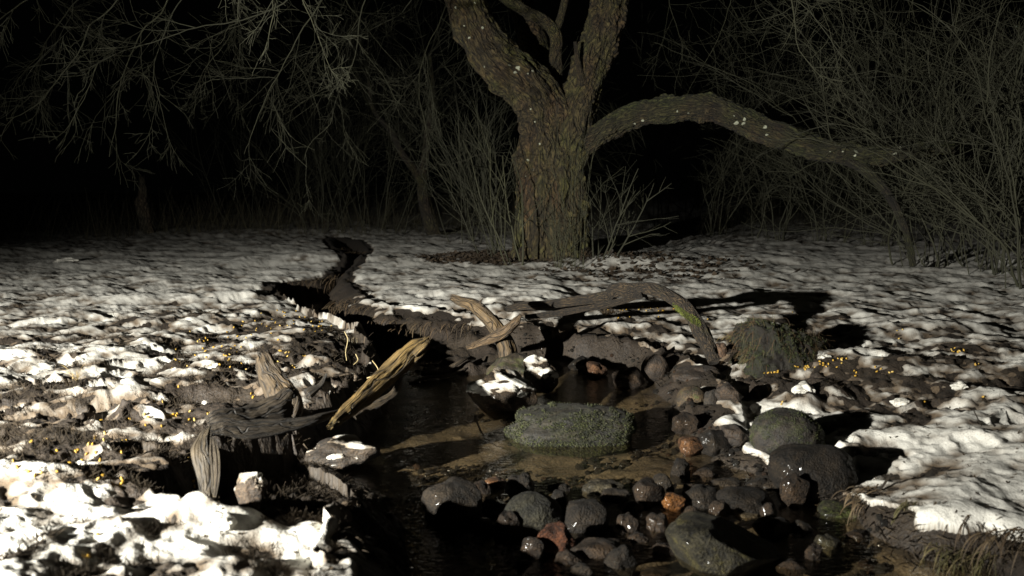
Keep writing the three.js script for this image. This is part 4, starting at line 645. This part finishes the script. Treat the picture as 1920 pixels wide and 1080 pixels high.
{
  const green = [[0.065, 0.057, 0.016], [0.045, 0.04, 0.014], [0.085, 0.066, 0.028]], brown = [[0.065, 0.04, 0.018], [0.045, 0.03, 0.015], [0.08, 0.055, 0.027]];
  const rim = (x, y) => { const p = onTop(x, y, -0.05); p.y -= 0.004; return p; };
  grassTuft('yellow green grass tuft hanging down the right bank', 1800, 960, 170, 0.085, green, 1, { base: rim(1805, 985), wide: 0.1, fan: 4.2, rise: 0.35, sag: 2.4, blade: 0.0024 });
  grassTuft('brown grass hanging down the bank at the right edge', 1890, 950, 200, 0.075, brown, 2, { base: rim(1890, 985), wide: 0.16, fan: 4.2, rise: 0.25, sag: 2.6 });
  grassTuft('thin green grass sprig hanging from the snow edge on the right', 1715, 930, 26, 0.07, green, 3, { base: rim(1716, 945), wide: 0.03, rise: 0.3, sag: 2.8 });
  grassTuft('brown withered grass on the face of the right bank', 1640, 910, 130, 0.055, brown, 4, { base: rim(1640, 930), wide: 0.12, fan: 4.5, rise: 0.3, sag: 2.6 });
  grassTuft('rusty grass hanging over the far bend of the brook', 700, 560, 220, 0.2, brown, 5, { base: rim(700, 568, 0), wide: 0.4, rise: 0.25, sag: 3.4 });
  grassTuft('rusty grass left of it at the narrow bend', 622, 528, 80, 0.16, brown, 6, { base: rim(626, 528, 0), wide: 0.2, rise: 0.2, sag: 3.4 });
  grassTuft('pale dry grass sprig on the overexposed snow at left', 142, 715, 34, 0.055, [[0.4, 0.3, 0.14], [0.3, 0.22, 0.1]], 7, { wide: 0.02, fan: 6.28, rise: 1.6, sag: 0.8, blade: 0.002 });
  grassTuft('low rusty grass under the bend of the arching branch', 1140, 590, 60, 0.07, brown, 8, { wide: 0.08, fan: 6.28, rise: 1.2, sag: 1.5 });
  grassTuft('dry yellowish grass just left of the mossy tussock', 1400, 640, 120, 0.07, [[0.2, 0.15, 0.05], [0.14, 0.1, 0.04]], 9, { wide: 0.12, fan: 6.28, rise: 0.9, sag: 2 });
  grassTuft('frosted grass tip hanging over the water at the left bank', 662, 640, 90, 0.09, [[0.3, 0.27, 0.2], [0.2, 0.16, 0.1]], 10, { base: rim(652, 634, 0.0), wide: 0.08, face: 0.7, fan: 1.8, rise: 0.3, sag: 3 });
  grassTuft('brown grass fringe along the middle bank by the water', 790, 600, 160, 0.1, brown, 11, { base: rim(790, 606, -0.03), wide: 0.45, rise: 0.2, sag: 3 });
  grassTuft('brown grass fringe overhanging the far left bend of the brook', 560, 524, 130, 0.13, brown, 12, { base: rim(560, 520), wide: 0.5, rise: 0.3, sag: 2.6 });
  grassTuft('brown grass fringe on the right side of the far notch', 690, 474, 110, 0.16, brown, 13, { base: rim(690, 474), wide: 0.4, face: 3.0, fan: 2.4, rise: 0.3, sag: 2.6 });
  grassTuft('brown grass fringe on the left side of the far notch', 622, 466, 110, 0.16, brown, 14, { base: rim(616, 466), wide: 0.4, face: 0.4, fan: 2.4, rise: 0.3, sag: 2.6 });
  const stalk = (label, pts, w, mt = M.straw) => { const T = new Twigs(), ps = pts.map(([x, y, d]) => at(x, y, d)), c = polyline(ps), q = []; for (let i = 0; i <= 12; i++) q.push(c.getPoint(i / 12).sub(ps[0])); T.add(q, px(w * 0.36, pts[0][2]), px(w * 0.24, pts[0][2]), [1, 1, 1], 6); const m = solo('straw_stalk', T.build(), mt, label, 'stalk', 'single straw stalks'); m.position.copy(ps[0]); };
  stalk('straight yellow straw floating at the right of the big angular stone', [[1418, 1003, 1.76], [1450, 1028, 1.7], [1478, 1052, 1.65]], 4.5);
  stalk('short straw lying on the water near the bottom right', [[1622, 1047, 1.64], [1640, 1046, 1.64], [1654, 1044, 1.645]], 3.5);
  stalk('bent straw hooked under the short one at the bottom right', [[1640, 1048, 1.635], [1652, 1060, 1.61], [1660, 1072, 1.59]], 3);
  stalk('pale curved stalk standing above the left bank water', [[698, 676, 2.45], [708, 690, 2.45], [711, 706, 2.44], [709, 722, 2.44]], 2.6);
  stalk('short pale stalk beside the leaning log on the left', [[688, 709, 2.42], [696, 706, 2.42], [704, 702, 2.43]], 3);
  stalk('long pale stalk hanging from the left bank edge', [[646, 622, 2.75], [652, 636, 2.74], [648, 660, 2.73], [650, 676, 2.72]], 2.4);
  stalk('angled pale stalk below the hanging one at the left bank', [[667, 664, 2.65], [671, 675, 2.64], [663, 684, 2.63]], 2.4);
  stalk('pale straw across the foreground shallows', [[1070, 918, 2.0], [1080, 908, 2.03], [1092, 898, 2.06]], 3);
  stalk('thin stalk resting on the low dark stone under the boulder', [[1352, 936, 1.95], [1362, 924, 1.97], [1388, 916, 1.99]], 2.6);
  stalk('pale stalk beside the angular stone on its left', [[1254, 1012, 1.72], [1266, 998, 1.74], [1272, 984, 1.76]], 3);
  stalk('thin stalk leaning on the large dark boulder', [[1546, 942, 1.86], [1556, 930, 1.87], [1560, 914, 1.88]], 2);
  // kernel: a rounded wedge
  const kg = new THREE.SphereGeometry(1, 10, 7); { const p = kg.attributes.position; for (let i = 0; i < p.count; i++) { const y = p.getY(i), k = 1 - 0.38 * clamp(-y) ; p.setXYZ(i, p.getX(i) * 0.0046 * k, y * 0.0056, p.getZ(i) * 0.0032 * k * (1 - 0.2 * Math.sin(3 * p.getX(i)))); } kg.computeVertexNormals(); }
  const r = rng(2024);
  const scatter = (list, label, group) => { for (const [cx, cy, ax, ay, n] of list) for (let i = 0; i < n; i++) { const a = r() * 6.283, e = Math.sqrt(-Math.log(1 - 0.9 * r())) * 0.66, x = cx + Math.cos(a) * ax * e, y = cy + Math.sin(a) * ay * e, p = onTop(x, y), l = land(p.x, -p.z); if (l.s > -0.02 || y > 1078 || x < 0) continue; const m = solo('maize_kernel', kg, r() < 0.75 ? M.maize : M.maizePale, label, 'maize kernel', group); m.position.set(p.x, p.y + 0.0022, p.z); m.rotation.set(1.2 + 0.7 * (r() - 0.5), r() * 6.28, r() * 6.28); m.scale.setScalar(0.7 + 0.35 * r()); } };
  scatter([[520, 600, 140, 26, 30], [600, 612, 50, 16, 12], [430, 650, 160, 36, 34], [380, 680, 140, 30, 18], [560, 680, 60, 30, 8], [500, 740, 80, 30, 8]], 'yellow maize kernel strewn over the trampled left bank', 'maize kernels strewn over the left bank');
  scatter([[110, 855, 120, 38, 14], [60, 880, 60, 20, 6], [220, 840, 80, 34, 9], [270, 780, 130, 34, 14], [200, 900, 70, 24, 4], [400, 780, 60, 14, 6], [165, 1045, 3, 2, 1], [185, 1005, 3, 2, 1], [560, 958, 6, 4, 1], [360, 870, 10, 24, 4]], 'yellow maize kernel among the snow lumps of the left foreground', 'maize kernels in the left foreground');
  scatter([[1230, 578, 70, 18, 34], [1160, 590, 60, 14, 10], [1300, 600, 30, 14, 6]], 'small maize kernel on the ground under the arching branch', 'maize kernels under the arching branch');
  scatter([[1432, 701, 14, 5, 3], [1460, 698, 14, 6, 5], [1512, 690, 24, 6, 8], [1545, 683, 26, 6, 8], [1575, 675, 14, 8, 6], [1605, 700, 16, 6, 3]], 'maize kernel in the row below the grass tussock', 'maize kernels below the tussock');
  scatter([[1650, 695, 40, 8, 5], [1795, 658, 26, 8, 8], [1835, 684, 8, 3, 3], [1735, 755, 3, 2, 1], [1842, 745, 3, 2, 1], [1690, 630, 20, 6, 3], [1466, 757, 4, 3, 2], [1495, 588, 30, 6, 3], [1445, 730, 6, 4, 2]], 'lone maize kernel on the snow of the right bank', 'maize kernels on the right bank');
  // stubble, leaf litter, far undergrowth: nobody could count these
  const bl = new Blades(); bl.add(V(0, 0, 0), V(0.15, 1, 0.1), 1, 0.1, 0.9, [1, 1, 1], 3); const blade = bl.build(), up = V(0, 1, 0), list = [], lit = [], wild = [];
  for (let i = 0; i < 140000 && list.length < 30000; i++) { const d = 1.05 + 4.5 * r() * r(), x = (r() * 1.5 - 0.75) * d, l = land(x, d); if (l.t > 0.007 * r() || l.f > 0.9 || n2(x * 5, d * 5) < -0.1) continue; const face = l.face > 0.2, k = 0.5 + 0.8 * r(); list.push([V(x, l.h - 0.002, -d), new THREE.Quaternion().setFromUnitVectors(up, V((r() - 0.5) * 1.4, face ? 0.5 - r() : 0.5, face ? 0.5 * r() + 0.2 : r() - 0.5).normalize()), (face ? 0.03 : 0.018) * (0.5 + r()), [0.045 * k, 0.032 * k, 0.018 * k]]); }
  crowd('grass_stubble', blade, M.grass, scene, list).userData.label = 'short dead stubble on the bare mud';
  const lf = new THREE.PlaneGeometry(1, 0.6, 4, 2); { const p = lf.attributes.position; for (let i = 0; i < p.count; i++) { const x = p.getX(i), y = p.getY(i); p.setXYZ(i, x, y * (1 - 3.2 * x * x), 0.25 * x * x + 0.5 * y * y); } lf.rotateX(-Math.PI / 2); lf.computeVertexNormals(); lf.setAttribute('color', new THREE.Float32BufferAttribute(new Float32Array(p.count * 3).fill(1), 3)); }
  for (let i = 0; i < 2600; i++) { const [x0, y0, ax, ay] = i % 4 ? [930, 492, 130, 10] : [1200, 506, 200, 22], x = x0 + (r() + r() - 1) * ax * 1.2, y = y0 + (r() + r() - 1) * ay, p = gp(x, y), k = 0.5 + r(); p.y = topAt(p.x, p.z) + 0.003; lit.push([p, new THREE.Quaternion().setFromEuler(new THREE.Euler((r() - 0.5) * 1.2, r() * 6.28, (r() - 0.5) * 1.2)), 0.02 + 0.035 * r(), [0.03 * k, 0.02 * k, 0.011 * k]]); }
  for (let i = 0; i < 9000; i++) { const d = 1.1 + 8 * r() * r(), x = (r() * 1.4 - 0.7) * d, l = land(x, d); if (l.f > 0.1 || n2(x * 2.1 + 5, d * 2.1) < -0.15) continue; const k = 0.5 + r(); lit.push([V(x, l.h + Math.max(0, l.t) + 0.001, -d), new THREE.Quaternion().setFromEuler(new THREE.Euler((r() - 0.5) * 1.4, r() * 6.28, (r() - 0.5) * 1.4)), V(0.004 + 0.014 * r() * r(), 0.006, 0.003 + 0.009 * r() * r()), [0.035 * k, 0.024 * k, 0.013 * k]]); }
  crowd('leaf_litter', lf, M.leaf, scene, lit).userData.label = 'dark fallen leaves and crumbs lying on the snow';
  for (let i = 0; i < 9000; i++) { const d = 9 + 5 * r(), x = (r() * 1.5 - 0.75) * d * 1.1, k = 0.4 + 0.8 * r(); if (d < 9.6 && x < 2 && x > -4) continue; wild.push([V(x, topAt(x, -d) - 0.02, -d), new THREE.Quaternion().setFromUnitVectors(up, V((r() - 0.5) * 0.9, 1, (r() - 0.5) * 0.9).normalize()), V(0.1, 1, 0.1).multiplyScalar(0.15 + 0.55 * r() * r()), [0.05 * k, 0.043 * k, 0.021 * k]]); }
  crowd('undergrowth', blade, M.grass, scene, wild).userData.label = 'dim dry undergrowth behind the clearing';
}
renderer.render(scene, camera);
